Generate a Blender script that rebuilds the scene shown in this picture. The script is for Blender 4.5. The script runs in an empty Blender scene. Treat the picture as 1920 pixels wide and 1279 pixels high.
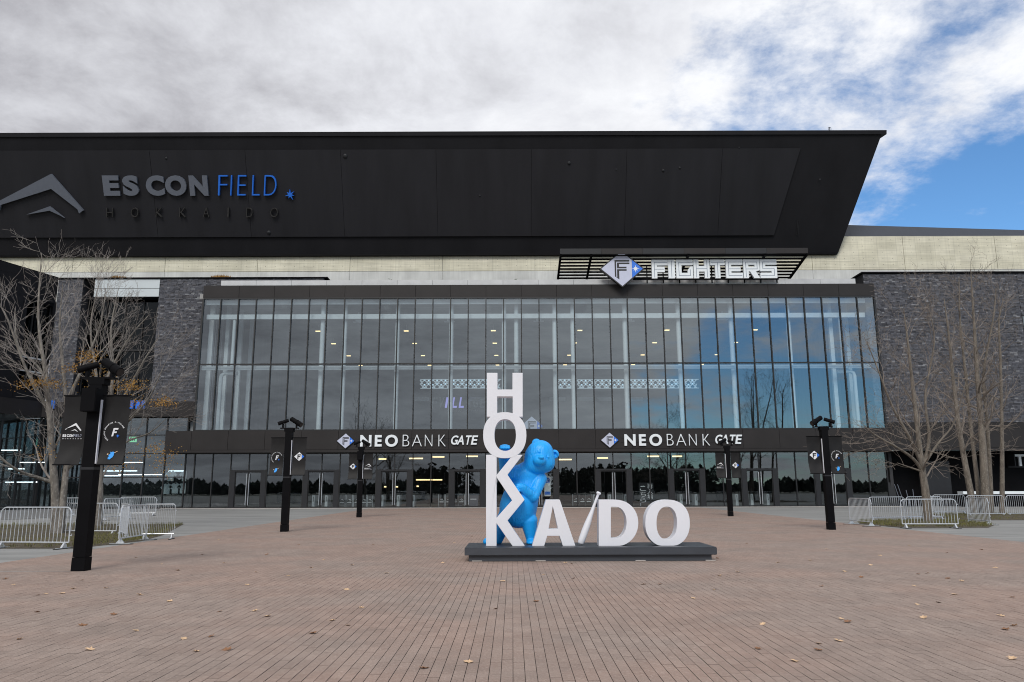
import bpy, bmesh, math, random
import numpy as np
from mathutils import Vector, Matrix
from mathutils.geometry import tessellate_polygon

sc = bpy.context.scene
C = sc.collection
R = math.radians

# ------------------------------------------------------------------ camera
FPX = 1440.0
PITCH = math.atan(274.5 / FPX)
ROLL = R(-0.18)
HC = 1.6
cam = bpy.data.cameras.new('camera')
cam.sensor_width = 36.0
cam.lens = FPX / 1920 * 36
cam.clip_end = 3000
camo = bpy.data.objects.new('camera', cam)
CAMROT = Matrix.Rotation(math.pi / 2 + PITCH, 3, 'X') @ Matrix.Rotation(ROLL, 3, 'Z')
camo.matrix_world = Matrix.Translation((0, 0, HC)) @ CAMROT.to_4x4()
C.objects.link(camo)
sc.camera = camo

# ------------------------------------------------------------------ world: daylight sky with broken cloud
world = bpy.data.worlds.new('World')
sc.world = world
world.use_nodes = True
SUN_EL, SUN_AZ = R(40), R(190)
SEEDZ = 90.3
SEEDY = 0.7


def build_world():
    nt = world.node_tree
    nt.nodes.clear()
    N, L = nt.nodes.new, nt.links.new
    out = N('ShaderNodeOutputWorld')
    bg = N('ShaderNodeBackground')
    bg.inputs['Strength'].default_value = 0.1
    L(bg.outputs[0], out.inputs['Surface'])
    sky = N('ShaderNodeTexSky')
    sky.sky_type = 'NISHITA'
    sky.sun_disc = False
    sky.sun_elevation = SUN_EL
    sky.sun_rotation = SUN_AZ
    sky.air_density = 1.0
    sky.dust_density = 0.2
    sky.ozone_density = 4.0
    tc = N('ShaderNodeTexCoord')
    sep = N('ShaderNodeSeparateXYZ')
    L(tc.outputs['Generated'], sep.inputs[0])

    def math_(op, a, b=None, clamp=False):
        m = N('ShaderNodeMath')
        m.operation = op
        m.use_clamp = clamp
        for i, x in enumerate((a, b)):
            if x is None:
                continue
            if isinstance(x, (int, float)):
                m.inputs[i].default_value = x
            else:
                L(x, m.inputs[i])
        return m.outputs[0]

    def mrange(v, a, b, c, d, smooth=True):
        m = N('ShaderNodeMapRange')
        m.interpolation_type = 'SMOOTHSTEP' if smooth else 'LINEAR'
        L(v, m.inputs[0])
        for i, x in enumerate((a, b, c, d)):
            m.inputs[i + 1].default_value = x
        return m.outputs[0]

    def noise(vec, scale, detail, rough, dist=0.0, lac=2.0):
        n = N('ShaderNodeTexNoise')
        L(vec, n.inputs['Vector'])
        n.inputs['Scale'].default_value = scale
        n.inputs['Detail'].default_value = detail
        n.inputs['Roughness'].default_value = rough
        n.inputs['Distortion'].default_value = dist
        n.inputs['Lacunarity'].default_value = lac
        return n.outputs[0]

    zz = math_('ADD', math_('MAXIMUM', sep.outputs[2], 0.0), 0.22)
    px = math_('DIVIDE', sep.outputs[0], zz)
    py = math_('DIVIDE', sep.outputs[1], zz)
    comb = N('ShaderNodeCombineXYZ')
    L(px, comb.inputs[0])
    L(math_('ADD', py, SEEDY), comb.inputs[1])
    comb.inputs[2].default_value = SEEDZ
    v = comb.outputs[0]
    n1 = noise(v, 1.0, 14, 0.60, 0.15)
    n2 = noise(v, 5.5, 10, 0.68, 0.15)
    n = math_('ADD', math_('MULTIPLY', n1, 0.80), math_('MULTIPLY', n2, 0.20))
    # weather front: solid overcast to the west, breaking up to the east
    grad = mrange(px, -0.15, 0.85, 0.30, 0.042)
    cov = math_('ADD', n, grad)
    mask = mrange(cov, 0.47, 0.60, 0.0, 1.0)
    # thickness shading of the clouds
    n3 = noise(v, 1.1, 12, 0.60, 0.1)
    n4 = noise(v, 4.2, 12, 0.66, 0.2)
    thick = math_('ADD', math_('MULTIPLY', n3, 0.62), math_('MULTIPLY', n4, 0.60))
    thick = math_('ADD', thick, mrange(px, -1.0, 0.75, 0.12, -0.18))
    ramp = N('ShaderNodeValToRGB')
    L(thick, ramp.inputs[0])
    e = ramp.color_ramp.elements
    e[0].position = 0.36
    e[0].color = (7.4, 7.5, 7.75, 1)
    e[1].position = 0.78
    e[1].color = (3.45, 3.45, 3.72, 1)
    x = ramp.color_ramp.elements.new(0.52)
    x.color = (6.1, 6.2, 6.55, 1)
    mix = N('ShaderNodeMix')
    mix.data_type = 'RGBA'
    L(mask, mix.inputs[0])
    sat = N('ShaderNodeMix')
    sat.data_type = 'RGBA'
    sat.blend_type = 'MULTIPLY'
    sat.inputs[0].default_value = 1.0
    L(sky.outputs[0], sat.inputs[6])
    sat.inputs[7].default_value = (0.72, 0.98, 1.12, 1)
    L(sat.outputs[2], mix.inputs[6])
    L(ramp.outputs[0], mix.inputs[7])
    L(mix.outputs[2], bg.inputs['Color'])


build_world()

sun = bpy.data.lights.new('sun', 'SUN')
sun.energy = 1.5
sun.angle = R(24)
sun.color = (1.0, 0.96, 0.90)
suno = bpy.data.objects.new('sun', sun)
# direction the light travels: from behind and left of the camera, downwards
sd = Vector((-math.sin(SUN_AZ) * math.cos(SUN_EL), -math.cos(SUN_AZ) * math.cos(SUN_EL), -math.sin(SUN_EL)))
suno.rotation_euler = sd.to_track_quat('-Z', 'Y').to_euler()
suno.location = (-20, -30, 40)
C.objects.link(suno)

sc.view_settings.view_transform = 'Standard'
sc.view_settings.look = 'None'
sc.view_settings.exposure = 0.42
sc.view_settings.gamma = 1.0
sc.view_settings.use_curve_mapping = False
sc.render.engine = 'CYCLES'
sc.cycles.use_denoising = True
sc.cycles.filter_width = 1.05
sc.cycles.max_bounces = 7
sc.cycles.diffuse_bounces = 4
sc.cycles.glossy_bounces = 4
sc.cycles.transparent_max_bounces = 24
sc.cycles.caustics_reflective = False
sc.cycles.caustics_refractive = False


# ------------------------------------------------------------------ survey helpers: sight lines meeting a known plane
def ray(u, v):
    return CAMROT @ Vector((u - 960, -(v - 639.5), -FPX))


def at(u, v, Y):
    d = ray(u, v)
    return d * (Y / d.y) + Vector((0, 0, HC))


def gnd(u, v, z=0.0):
    d = ray(u, v)
    return d * ((z - HC) / d.z) + Vector((0, 0, HC))


class Plane:
    """flat sheet with local axes ex (right), ey (up), n (towards the viewer)"""
    def __init__(self, p0, ex, ey):
        self.p0, self.ex, self.ey = Vector(p0), Vector(ex).normalized(), Vector(ey).normalized()
        self.n = self.ex.cross(self.ey).normalized()

    def loc(self, u, v):
        d = ray(u, v)
        o = Vector((0, 0, HC))
        t = (self.p0 - o).dot(self.n) / d.dot(self.n)
        q = o + d * t - self.p0
        return (q.dot(self.ex), q.dot(self.ey))

    def w(self, x, y, h=0.0):
        return self.p0 + self.ex * x + self.ey * y + self.n * h


def facade(Y):
    return Plane((0, Y, 0), (1, 0, 0), (0, 0, 1))


# ------------------------------------------------------------------ glyph outlines (built while the scene is empty)
GL = {}


def make_glyphs():
    spec = {0.034: 'NEO', -0.022: 'BANKFIELDHO', 0.022: 'GATEHOKIDBLPRV.F', 0.052: 'ESCON', 0.0: 'HOKAID再入場こちらTBLPRVGE'}
    for off, chars in spec.items():
        for ch in dict.fromkeys(chars):
            cu = bpy.data.curves.new('glyph', 'FONT')
            cu.body = ch
            cu.offset = off
            cu.extrude = 0.5
            cu.resolution_u = 5
            o = bpy.data.objects.new('glyph', cu)
            C.objects.link(o)
            dg = bpy.context.evaluated_depsgraph_get()
            me = bpy.data.meshes.new_from_object(o.evaluated_get(dg))
            vs = np.array([v.co[:] for v in me.vertices])
            fs = [tuple(p.vertices) for p in me.polygons]
            lo, hi = vs.min(0), vs.max(0)
            asp = (hi[0] - lo[0]) / (hi[1] - lo[1])
            vs = (vs - lo) / np.maximum(hi - lo, 1e-6)
            GL[(ch, off)] = (vs, fs, asp)
            bpy.data.objects.remove(o)
            bpy.data.curves.remove(cu)
            bpy.data.meshes.remove(me)


make_glyphs()


# ------------------------------------------------------------------ mesh helpers
class MB:
    def __init__(self):
        self.v, self.f, self.m = [], [], []

    def add(self, vs, fs, mi=0):
        b = len(self.v)
        self.v.extend(tuple(p) for p in vs)
        self.f.extend(tuple(i + b for i in f) for f in fs)
        self.m.extend([mi] * len(fs))
        return self

    def box(self, x0, x1, y0, y1, z0, z1, mi=0):
        vs = [(x, y, z) for x in (x0, x1) for y in (y0, y1) for z in (z0, z1)]
        fs = [(0, 1, 3, 2), (4, 6, 7, 5), (0, 4, 5, 1), (2, 3, 7, 6), (0, 2, 6, 4), (1, 5, 7, 3)]
        return self.add(vs, fs, mi)

    def obox(self, o, a, b, c, mi=0):
        o, a, b, c = map(Vector, (o, a, b, c))
        vs = [o + a * i + b * j + c * k for i in (0, 1) for j in (0, 1) for k in (0, 1)]
        fs = [(0, 1, 3, 2), (4, 6, 7, 5), (0, 4, 5, 1), (2, 3, 7, 6), (0, 2, 6, 4), (1, 5, 7, 3)]
        return self.add(vs, fs, mi)

    def quad(self, a, b, c, d, mi=0):
        return self.add([a, b, c, d], [(0, 1, 2, 3)], mi)

    def prism(self, pl, loops, h0, h1, mi=0):
        """outline (first loop) with holes, extruded along the plane's normal from h0 to h1"""
        tri = tessellate_polygon([[Vector((x, y, 0)) for x, y in lp] for lp in loops])
        flat = [p for lp in loops for p in lp]
        n = len(flat)
        vs = [pl.w(x, y, h1) for x, y in flat] + [pl.w(x, y, h0) for x, y in flat]
        fs = []
        for t in tri:
            a, b, c = [Vector((*flat[i], 0)) for i in t]
            t = tuple(t) if (b - a).cross(c - a).z > 0 else tuple(reversed(t))
            fs.append(t)
            fs.append(tuple(n + i for i in reversed(t)))
        b = 0
        for li, lp in enumerate(loops):
            k = len(lp)
            area = sum(lp[i][0] * lp[(i + 1) % k][1] - lp[(i + 1) % k][0] * lp[i][1] for i in range(k))
            for i in range(k):
                p, q = b + i, b + (i + 1) % k
                f = (p, n + p, n + q, q)
                if (area < 0) != (li > 0):
                    f = tuple(reversed(f))
                fs.append(f)
            b += k
        return self.add(vs, fs, mi)

    def glyph(self, pl, ch, off, x0, x1, y0, y1, h0, h1, shear=0.0, mi=0):
        vs, fs, asp = GL[(ch, off)]
        out = [pl.w(x0 + (x1 - x0) * p[0] + shear * (y1 - y0) * p[1], y0 + (y1 - y0) * p[1], h0 + (h1 - h0) * p[2]) for p in vs]
        return self.add(out, fs, mi)

    def tube(self, pts, rad, sides=6, mi=0, caps=True):
        pts = [Vector(p) for p in pts]
        if not isinstance(rad, (list, tuple)):
            rad = [rad] * len(pts)
        n = len(pts)
        vs, fs = [], []
        up = None
        for i, p in enumerate(pts):
            t = (pts[min(i + 1, n - 1)] - pts[max(i - 1, 0)])
            t = t.normalized() if t.length > 1e-9 else Vector((0, 0, 1))
            if up is None:
                up = Vector((0, 0, 1)) if abs(t.z) < 0.9 else Vector((1, 0, 0))
            a = t.cross(up)
            a = a.normalized() if a.length > 1e-6 else t.orthogonal().normalized()
            b = a.cross(t).normalized()
            up = b
            for k in range(sides):
                w = 2 * math.pi * k / sides
                vs.append(p + (a * math.cos(w) + b * math.sin(w)) * rad[i])
        for i in range(n - 1):
            for k in range(sides):
                k2 = (k + 1) % sides
                fs.append((i * sides + k, i * sides + k2, (i + 1) * sides + k2, (i + 1) * sides + k))
        if caps:
            fs.append(tuple(reversed(range(sides))))
            fs.append(tuple((n - 1) * sides + k for k in range(sides)))
        return self.add(vs, fs, mi)

    def mesh(self, name):
        me = bpy.data.meshes.new(name)
        me.from_pydata([tuple(p) for p in self.v], [], self.f)
        return me

    def build(self, name, mats, parent=None, smooth=False, recalc=False, auto=None):
        me = self.mesh(name)
        mats = mats if isinstance(mats, (list, tuple)) else [mats]
        for m in mats:
            me.materials.append(m)
        if len(mats) > 1:
            me.polygons.foreach_set('material_index', self.m)
        if recalc:
            bm = bmesh.new()
            bm.from_mesh(me)
            bmesh.ops.recalc_face_normals(bm, faces=bm.faces)
            bm.to_mesh(me)
            bm.free()
        if smooth:
            me.polygons.foreach_set('use_smooth', [True] * len(me.polygons))
            if auto:
                me.set_sharp_from_angle(angle=R(auto))
        me.update()
        return link(bpy.data.objects.new(name, me), parent)


WM = {}


def link(o, parent=None, local=False):
    """link; a child built in world coordinates keeps them unless local"""
    C.objects.link(o)
    if parent is not None:
        o.parent = parent
        if not local:
            o.matrix_parent_inverse = WM.get(parent.name, Matrix.Identity(4)).inverted()
            WM[o.name] = o.matrix_basis.copy()
        return o
    WM[o.name] = o.matrix_basis.copy()
    return o


def tag(o, label, cat=None, group=None, kind=None):
    o['label'] = label
    if cat:
        o['category'] = cat
    if group:
        o['group'] = group
    if kind:
        o['kind'] = kind
    return o


def thing(name, loc, label, cat, group=None):
    o = bpy.data.objects.new(name, None)
    o.location = loc
    o.empty_display_size = 0.2
    link(o)
    WM[o.name] = Matrix.Translation(loc)
    return tag(o, label, cat, group)


def shared(name, me, parent, loc=(0, 0, 0), rot=None):
    """another object on the same mesh data, placed in the parent's own space"""
    o = bpy.data.objects.new(name, me)
    o.location = loc
    if rot:
        o.rotation_euler = rot
    C.objects.link(o)
    o.parent = parent
    return o


def copy_tree(o, parent=None):
    c = o.copy()
    C.objects.link(c)
    if parent is not None:
        c.parent = parent
    for ch in o.children:
        copy_tree(ch, c)
    return c


# ------------------------------------------------------------------ materials
def nodes(name):
    m = bpy.data.materials.new(name)
    m.use_nodes = True
    nt = m.node_tree
    return m, nt, nt.nodes['Principled BSDF']


def mat(name, col, rough=0.6, metal=0.0, var=0.15, scale=3.0, stretch=(1, 1, 1), bump=0.0, bscale=40.0, coat=0.0, spec=0.5, spots=0.0, spotcol=(0.6, 0.6, 0.6)):
    m, nt, p = nodes(name)
    N, L = nt.nodes.new, nt.links.new
    tc = N('ShaderNodeTexCoord')
    mp = N('ShaderNodeMapping')
    mp.inputs['Scale'].default_value = stretch
    L(tc.outputs['Object'], mp.inputs[0])
    n = N('ShaderNodeTexNoise')
    n.inputs['Scale'].default_value = scale
    n.inputs['Detail'].default_value = 6
    n.inputs['Roughness'].default_value = 0.6
    L(mp.outputs[0], n.inputs['Vector'])
    mr = N('ShaderNodeMapRange')
    L(n.outputs[0], mr.inputs[0])
    mr.inputs[1].default_value, mr.inputs[2].default_value = 0.3, 0.7
    mr.inputs[3].default_value, mr.inputs[4].default_value = 1 - var, 1 + var
    mx = N('ShaderNodeMix')
    mx.data_type = 'RGBA'
    mx.blend_type = 'MULTIPLY'
    mx.inputs[0].default_value = 1.0
    mx.inputs[6].default_value = (*col, 1)
    L(mr.outputs[0], mx.inputs[7])
    c = mx.outputs[2]
    if spots:
        n2 = N('ShaderNodeTexNoise')
        n2.inputs['Scale'].default_value = scale * 4
        n2.inputs['Detail'].default_value = 4
        L(mp.outputs[0], n2.inputs['Vector'])
        r2 = N('ShaderNodeMapRange')
        L(n2.outputs[0], r2.inputs[0])
        r2.inputs[1].default_value, r2.inputs[2].default_value = 0.56, 0.70
        r2.inputs[3].default_value, r2.inputs[4].default_value = 0, spots
        m2 = N('ShaderNodeMix')
        m2.data_type = 'RGBA'
        L(r2.outputs[0], m2.inputs[0])
        L(c, m2.inputs[6])
        m2.inputs[7].default_value = (*spotcol, 1)
        c = m2.outputs[2]
    L(c, p.inputs['Base Color'])
    p.inputs['Roughness'].default_value = rough
    p.inputs['Metallic'].default_value = metal
    p.inputs['Specular IOR Level'].default_value = spec
    p.inputs['Coat Weight'].default_value = coat
    if bump:
        b = N('ShaderNodeTexNoise')
        b.inputs['Scale'].default_value = bscale
        b.inputs['Detail'].default_value = 5
        L(mp.outputs[0], b.inputs['Vector'])
        bp = N('ShaderNodeBump')
        bp.inputs['Strength'].default_value = bump
        bp.inputs['Distance'].default_value = 0.02
        L(b.outputs[0], bp.inputs['Height'])
        L(bp.outputs[0], p.inputs['Normal'])
    return m


def emit(name, col, strength):
    m, nt, p = nodes(name)
    p.inputs['Base Color'].default_value = (*[min(1, c) for c in col], 1)
    p.inputs['Emission Color'].default_value = (*col, 1)
    p.inputs['Emission Strength'].default_value = strength
    return m


def glass(name, tint, base, ior):
    m = bpy.data.materials.new(name)
    m.use_nodes = True
    nt = m.node_tree
    nt.nodes.clear()
    N, L = nt.nodes.new, nt.links.new
    out = N('ShaderNodeOutputMaterial')
    mx = N('ShaderNodeMixShader')
    tr = N('ShaderNodeBsdfTransparent')
    tr.inputs[0].default_value = (*tint, 1)
    gl = N('ShaderNodeBsdfGlossy')
    gl.inputs['Roughness'].default_value = 0.0
    gl.inputs['Color'].default_value = (0.86, 0.95, 1.0, 1)
    # Schlick reflectance, the same from both sides of the sheet
    f0 = ((ior - 1) / (ior + 1)) ** 2 + base
    lw = N('ShaderNodeLayerWeight')
    lw.inputs[0].default_value = 0.5
    pw_ = N('ShaderNodeMath')
    pw_.operation = 'POWER'
    L(lw.outputs['Facing'], pw_.inputs[0])
    pw_.inputs[1].default_value = 5.0
    ad = N('ShaderNodeMath')
    ad.operation = 'MULTIPLY_ADD'
    ad.use_clamp = True
    L(pw_.outputs[0], ad.inputs[0])
    ad.inputs[1].default_value = 1 - f0
    ad.inputs[2].default_value = f0
    # faint waviness of large panes
    tc = N('ShaderNodeTexCoord')
    n = N('ShaderNodeTexNoise')
    n.inputs['Scale'].default_value = 0.45
    n.inputs['Detail'].default_value = 1
    L(tc.outputs['Object'], n.inputs['Vector'])
    bp = N('ShaderNodeBump')
    bp.inputs['Strength'].default_value = 0.12
    bp.inputs['Distance'].default_value = 0.02
    L(n.outputs[0], bp.inputs['Height'])
    L(bp.outputs[0], gl.inputs['Normal'])
    L(ad.outputs[0], mx.inputs[0])
    L(tr.outputs[0], mx.inputs[1])
    L(gl.outputs[0], mx.inputs[2])
    L(mx.outputs[0], out.inputs['Surface'])
    return m


def paver_material():
    m, nt, p = nodes('clay_paver')
    N, L = nt.nodes.new, nt.links.new

    def mth(op, a, b=None):
        x = N('ShaderNodeMath')
        x.operation = op
        for i, q in enumerate((a, b)):
            if q is None:
                continue
            if isinstance(q, (int, float)):
                x.inputs[i].default_value = q
            else:
                L(q, x.inputs[i])
        return x.outputs[0]

    g = N('ShaderNodeNewGeometry')
    s = N('ShaderNodeSeparateXYZ')
    L(g.outputs['Position'], s.inputs[0])
    cx = mth('DIVIDE', s.outputs[0], PW)
    col = mth('FLOOR', cx)
    ry = mth('ADD', mth('DIVIDE', s.outputs[1], PLN), mth('MULTIPLY', mth('FLOORED_MODULO', col, 2.0), 0.5))
    row = mth('FLOOR', ry)
    cb = N('ShaderNodeCombineXYZ')
    L(col, cb.inputs[0])
    L(row, cb.inputs[1])
    wn = N('ShaderNodeTexWhiteNoise')
    wn.noise_dimensions = '2D'
    L(cb.outputs[0], wn.inputs['Vector'])
    # joint mask
    fx = mth('MULTIPLY', mth('SUBTRACT', 0.5, mth('ABSOLUTE', mth('SUBTRACT', mth('FRACT', cx), 0.5))), PW)
    fy = mth('MULTIPLY', mth('SUBTRACT', 0.5, mth('ABSOLUTE', mth('SUBTRACT', mth('FRACT', ry), 0.5))), PLN)
    jx = mth('LESS_THAN', fx, 0.0028)
    jy = mth('LESS_THAN', fy, 0.0034)
    joint = mth('MAXIMUM', jx, jy)

    def noise(scale, detail, rough=0.6, sx=1, sy=1):
        mp = N('ShaderNodeMapping')
        mp.inputs['Scale'].default_value = (sx, sy, 1)
        L(g.outputs['Position'], mp.inputs[0])
        n = N('ShaderNodeTexNoise')
        n.inputs['Scale'].default_value = scale
        n.inputs['Detail'].default_value = detail
        n.inputs['Roughness'].default_value = rough
        L(mp.outputs[0], n.inputs['Vector'])
        return n.outputs[0]

    def mrange(v, a, b, c, d):
        x = N('ShaderNodeMapRange')
        L(v, x.inputs[0])
        for i, q in enumerate((a, b, c, d)):
            x.inputs[i + 1].default_value = q
        return x.outputs[0]

    def mixc(f, a, b, blend='MIX'):
        x = N('ShaderNodeMix')
        x.data_type = 'RGBA'
        x.blend_type = blend
        if isinstance(f, (int, float)):
            x.inputs[0].default_value = f
        else:
            L(f, x.inputs[0])
        for i, q in ((6, a), (7, b)):
            if isinstance(q, tuple):
                x.inputs[i].default_value = (*q, 1)
            else:
                L(q, x.inputs[i])
        return x.outputs[2]

    big = mrange(noise(0.33, 3), 0.42, 0.58, 0, 1)
    c = mixc(big, (0.350, 0.247, 0.200), (0.318, 0.250, 0.212))
    c = mixc(mrange(wn.outputs['Value'], 0, 1, 0, 1), mixc(0.17, c, (0.14, 0.10, 0.09)), mixc(0.20, c, (0.46, 0.36, 0.31)))
    c = mixc(mrange(noise(40, 5, 0.8, 0.7, 1.0), 0.50, 0.66, 0, 0.70), c, (0.52, 0.42, 0.36))
    c = mixc(mrange(noise(70, 5, 0.8, 0.8, 1.0), 0.36, 0.48, 0.60, 0), c, (0.15, 0.11, 0.095))
    c = mixc(mrange(noise(0.9, 7, 0.65), 0.42, 0.68, 0, 0.38), c, (0.18, 0.145, 0.125))
    c = mixc(joint, c, (0.105, 0.084, 0.074))
    L(c, p.inputs['Base Color'])
    p.inputs['Roughness'].default_value = 0.85
    p.inputs['Specular IOR Level'].default_value = 0.3
    b = N('ShaderNodeBump')
    b.inputs['Strength'].default_value = 0.35
    b.inputs['Distance'].default_value = 0.004
    L(noise(120, 4, 0.7), b.inputs['Height'])
    L(b.outputs[0], p.inputs['Normal'])
    return m


def concrete_material(name, base, vert, board):
    """board-marked concrete: stain streaks, board lines and tie holes"""
    m, nt, p = nodes(name)
    N, L = nt.nodes.new, nt.links.new
    tc = N('ShaderNodeTexCoord')

    def noise(scale, detail, st):
        mp = N('ShaderNodeMapping')
        mp.inputs['Scale'].default_value = st
        L(tc.outputs['Object'], mp.inputs[0])
        n = N('ShaderNodeTexNoise')
        n.inputs['Scale'].default_value = scale
        n.inputs['Detail'].default_value = detail
        L(mp.outputs[0], n.inputs['Vector'])
        return n.outputs[0]

    def mr(v, a, b, c, d):
        x = N('ShaderNodeMapRange')
        L(v, x.inputs[0])
        for i, q in enumerate((a, b, c, d)):
            x.inputs[i + 1].default_value = q
        return x.outputs[0]

    def mul(a, b):
        x = N('ShaderNodeMath')
        x.operation = 'MULTIPLY'
        L(a, x.inputs[0])
        L(b, x.inputs[1])
        return x.outputs[0]

    f = mul(mr(noise(0.6, 5, (1, 1, 1)), 0.3, 0.7, 0.86, 1.12), mr(noise(1.0, 4, (0.5, 1, 9 * board)), 0.3, 0.7, 0.86, 1.1))
    f = mul(f, mr(noise(1.0, 4, (7 * vert, 1, 0.35)), 0.3, 0.7, 0.93, 1.06))
    br = N('ShaderNodeTexBrick')
    br.offset = 0.0
    br.inputs['Scale'].default_value = 1.0
    br.inputs['Brick Width'].default_value = 1.8
    br.inputs['Row Height'].default_value = 0.6
    br.inputs['Mortar Size'].default_value = 0.012
    br.inputs['Color1'].default_value = (1, 1, 1, 1)
    br.inputs['Color2'].default_value = (0.93, 0.93, 0.91, 1)
    br.inputs['Mortar'].default_value = (0.72, 0.72, 0.72, 1)
    sp = N('ShaderNodeSeparateXYZ')
    cb = N('ShaderNodeCombineXYZ')
    L(tc.outputs['Object'], sp.inputs[0])
    L(sp.outputs[0], cb.inputs[0])
    L(sp.outputs[2], cb.inputs[1])
    L(cb.outputs[0], br.inputs['Vector'])
    a = N('ShaderNodeMix')
    a.data_type = 'RGBA'
    a.blend_type = 'MULTIPLY'
    a.inputs[0].default_value = board
    a.inputs[6].default_value = (*base, 1)
    L(br.outputs[0], a.inputs[7])
    b = N('ShaderNodeMix')
    b.data_type = 'RGBA'
    b.blend_type = 'MULTIPLY'
    b.inputs[0].default_value = 1
    L(a.outputs[2], b.inputs[6])
    L(f, b.inputs[7])
    # tie holes
    vo = N('ShaderNodeVectorMath')
    vo.operation = 'MODULO'
    ad = N('ShaderNodeVectorMath')
    ad.operation = 'ADD'
    L(cb.outputs[0], ad.inputs[0])
    ad.inputs[1].default_value = (900, 900, 0)
    L(ad.outputs[0], vo.inputs[0])
    vo.inputs[1].default_value = (0.9, 0.6, 1)
    di = N('ShaderNodeVectorMath')
    di.operation = 'DISTANCE'
    L(vo.outputs[0], di.inputs[0])
    di.inputs[1].default_value = (0.45, 0.3, 0)
    lt = N('ShaderNodeMath')
    lt.operation = 'LESS_THAN'
    L(di.outputs['Value'], lt.inputs[0])
    lt.inputs[1].default_value = 0.035 * board
    c = N('ShaderNodeMix')
    c.data_type = 'RGBA'
    L(lt.outputs[0], c.inputs[0])
    L(b.outputs[2], c.inputs[6])
    c.inputs[7].default_value = (base[0] * 0.4, base[1] * 0.4, base[2] * 0.4, 1)
    L(c.outputs[2], p.inputs['Base Color'])
    p.inputs['Roughness'].default_value = 0.9
    return m


PW, PLN = 0.105, 0.230
M = {}
M['paver'] = paver_material()
M['bed'] = mat('joint_sand', (0.13, 0.105, 0.09), 0.95)
M['slab'] = mat('grey_slab', (0.265, 0.265, 0.255), 0.85, var=0.28, scale=0.5, stretch=(0.35, 2.2, 1), bump=0.3, bscale=30, spots=0.55, spotcol=(0.13, 0.13, 0.125))
M['ground'] = mat('far_ground', (0.20, 0.20, 0.17), 0.95, var=0.3, scale=0.1)
M['soil'] = mat('planting_soil', (0.085, 0.07, 0.045), 0.95, var=0.4, scale=3, bump=0.6, bscale=20)
M['grass'] = mat('dry_grass', (0.13, 0.125, 0.035), 0.8, var=0.5, scale=1.5)
M['kerb'] = mat('pale_strip', (0.50, 0.47, 0.44), 0.8, var=0.12)
M['black_metal'] = mat('black_metal', (0.005, 0.005, 0.006), 0.55, var=0.25, scale=1.2, spec=0.06)
M['roof_black'] = mat('roof_cladding', (0.0125, 0.0125, 0.0148), 0.62, var=0.22, scale=0.35, stretch=(1, 1, 0.4), bump=0.1, bscale=6, spec=0.15)
M['roof_inset'] = mat('roof_inset_cladding', (0.0165, 0.0165, 0.020), 0.55, var=0.2, scale=0.3, stretch=(2.0, 0.3, 0.3), spec=0.25)
M['fascia'] = mat('bronze_panel', (0.024, 0.0215, 0.0215), 0.5, var=0.14, scale=0.7, spec=0.25)
M['mullion'] = mat('mullion_metal', (0.012, 0.012, 0.013), 0.45, var=0.1)
M['jamb'] = mat('door_jamb', (0.020, 0.021, 0.024), 0.5, var=0.1, spec=0.3)
M['coping'] = mat('pale_coping', (0.52, 0.53, 0.54), 0.5, var=0.1, scale=1.0)
M['steel'] = mat('galvanised_steel', (0.62, 0.65, 0.68), 0.38, metal=0.55, var=0.18, scale=12)
M['inner_white'] = mat('interior_white', (0.64, 0.68, 0.70), 0.5, var=0.06)
M['inner_grey'] = mat('interior_grey', (0.30, 0.315, 0.325), 0.8, var=0.12, scale=0.5, stretch=(0.3, 3, 1))
M['inner_ceil'] = mat('interior_ceiling', (0.33, 0.33, 0.325), 0.85, var=0.16, scale=0.7, stretch=(0.25, 3.5, 1))
M['inner_floor'] = mat('interior_floor', (0.24, 0.235, 0.23), 0.4, var=0.1)
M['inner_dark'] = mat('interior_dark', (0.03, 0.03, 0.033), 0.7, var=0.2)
M['white'] = mat('white_paint', (0.75, 0.76, 0.805), 0.42, var=0.025, scale=1.5, bump=0.02, bscale=5)
M['sign_white'] = mat('sign_white', (0.78, 0.83, 0.86), 0.4, var=0.03)
M['sign_grey'] = mat('sign_grey', (0.115, 0.128, 0.158), 0.5, var=0.05)
M['inline'] = mat('inline_grey', (0.20, 0.24, 0.30), 0.5, var=0.05)
M['sign_dim'] = mat('sign_dim', (0.035, 0.033, 0.032), 0.5, var=0.05)
M['sign_blue'] = mat('sign_blue', (0.02, 0.17, 0.72), 0.4, var=0.04)
M['emblem'] = mat('emblem_face', (0.52, 0.55, 0.68), 0.4, var=0.03)
M['ink'] = mat('black_ink', (0.008, 0.008, 0.009), 0.5, var=0.05)
M['plinth'] = mat('plinth_plate', (0.045, 0.051, 0.062), 0.42, var=0.16, scale=3, stretch=(0.4, 1, 1), bump=0.05, bscale=20)
M['plinth_top'] = M['plinth']
M['banner'] = mat('banner_cloth', (0.009, 0.0085, 0.009), 0.55, var=0.2, scale=5, bump=0.12, bscale=9, spec=0.25)
M['banner_white'] = mat('banner_print', (0.75, 0.76, 0.78), 0.6, var=0.03)
M['strip'] = mat('light_strip', (0.70, 0.71, 0.76), 0.3, var=0.02)
M['bark_grey'] = mat('grey_bark', (0.165, 0.148, 0.128), 0.9, var=0.5, scale=6, stretch=(1, 1, 0.35), bump=0.8, bscale=18, spots=0.75, spotcol=(0.36, 0.35, 0.31))
M['twig_pale'] = mat('pale_twig', (0.25, 0.225, 0.205), 0.85, var=0.38, scale=2)
M['bark_brown'] = mat('brown_bark', (0.15, 0.128, 0.105), 0.9, var=0.4, scale=7, stretch=(1, 1, 0.3), bump=0.9, bscale=16, spots=0.5, spotcol=(0.36, 0.34, 0.29))
M['twig_brown'] = mat('brown_twig', (0.20, 0.168, 0.142), 0.85, var=0.42, scale=2)
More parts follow.
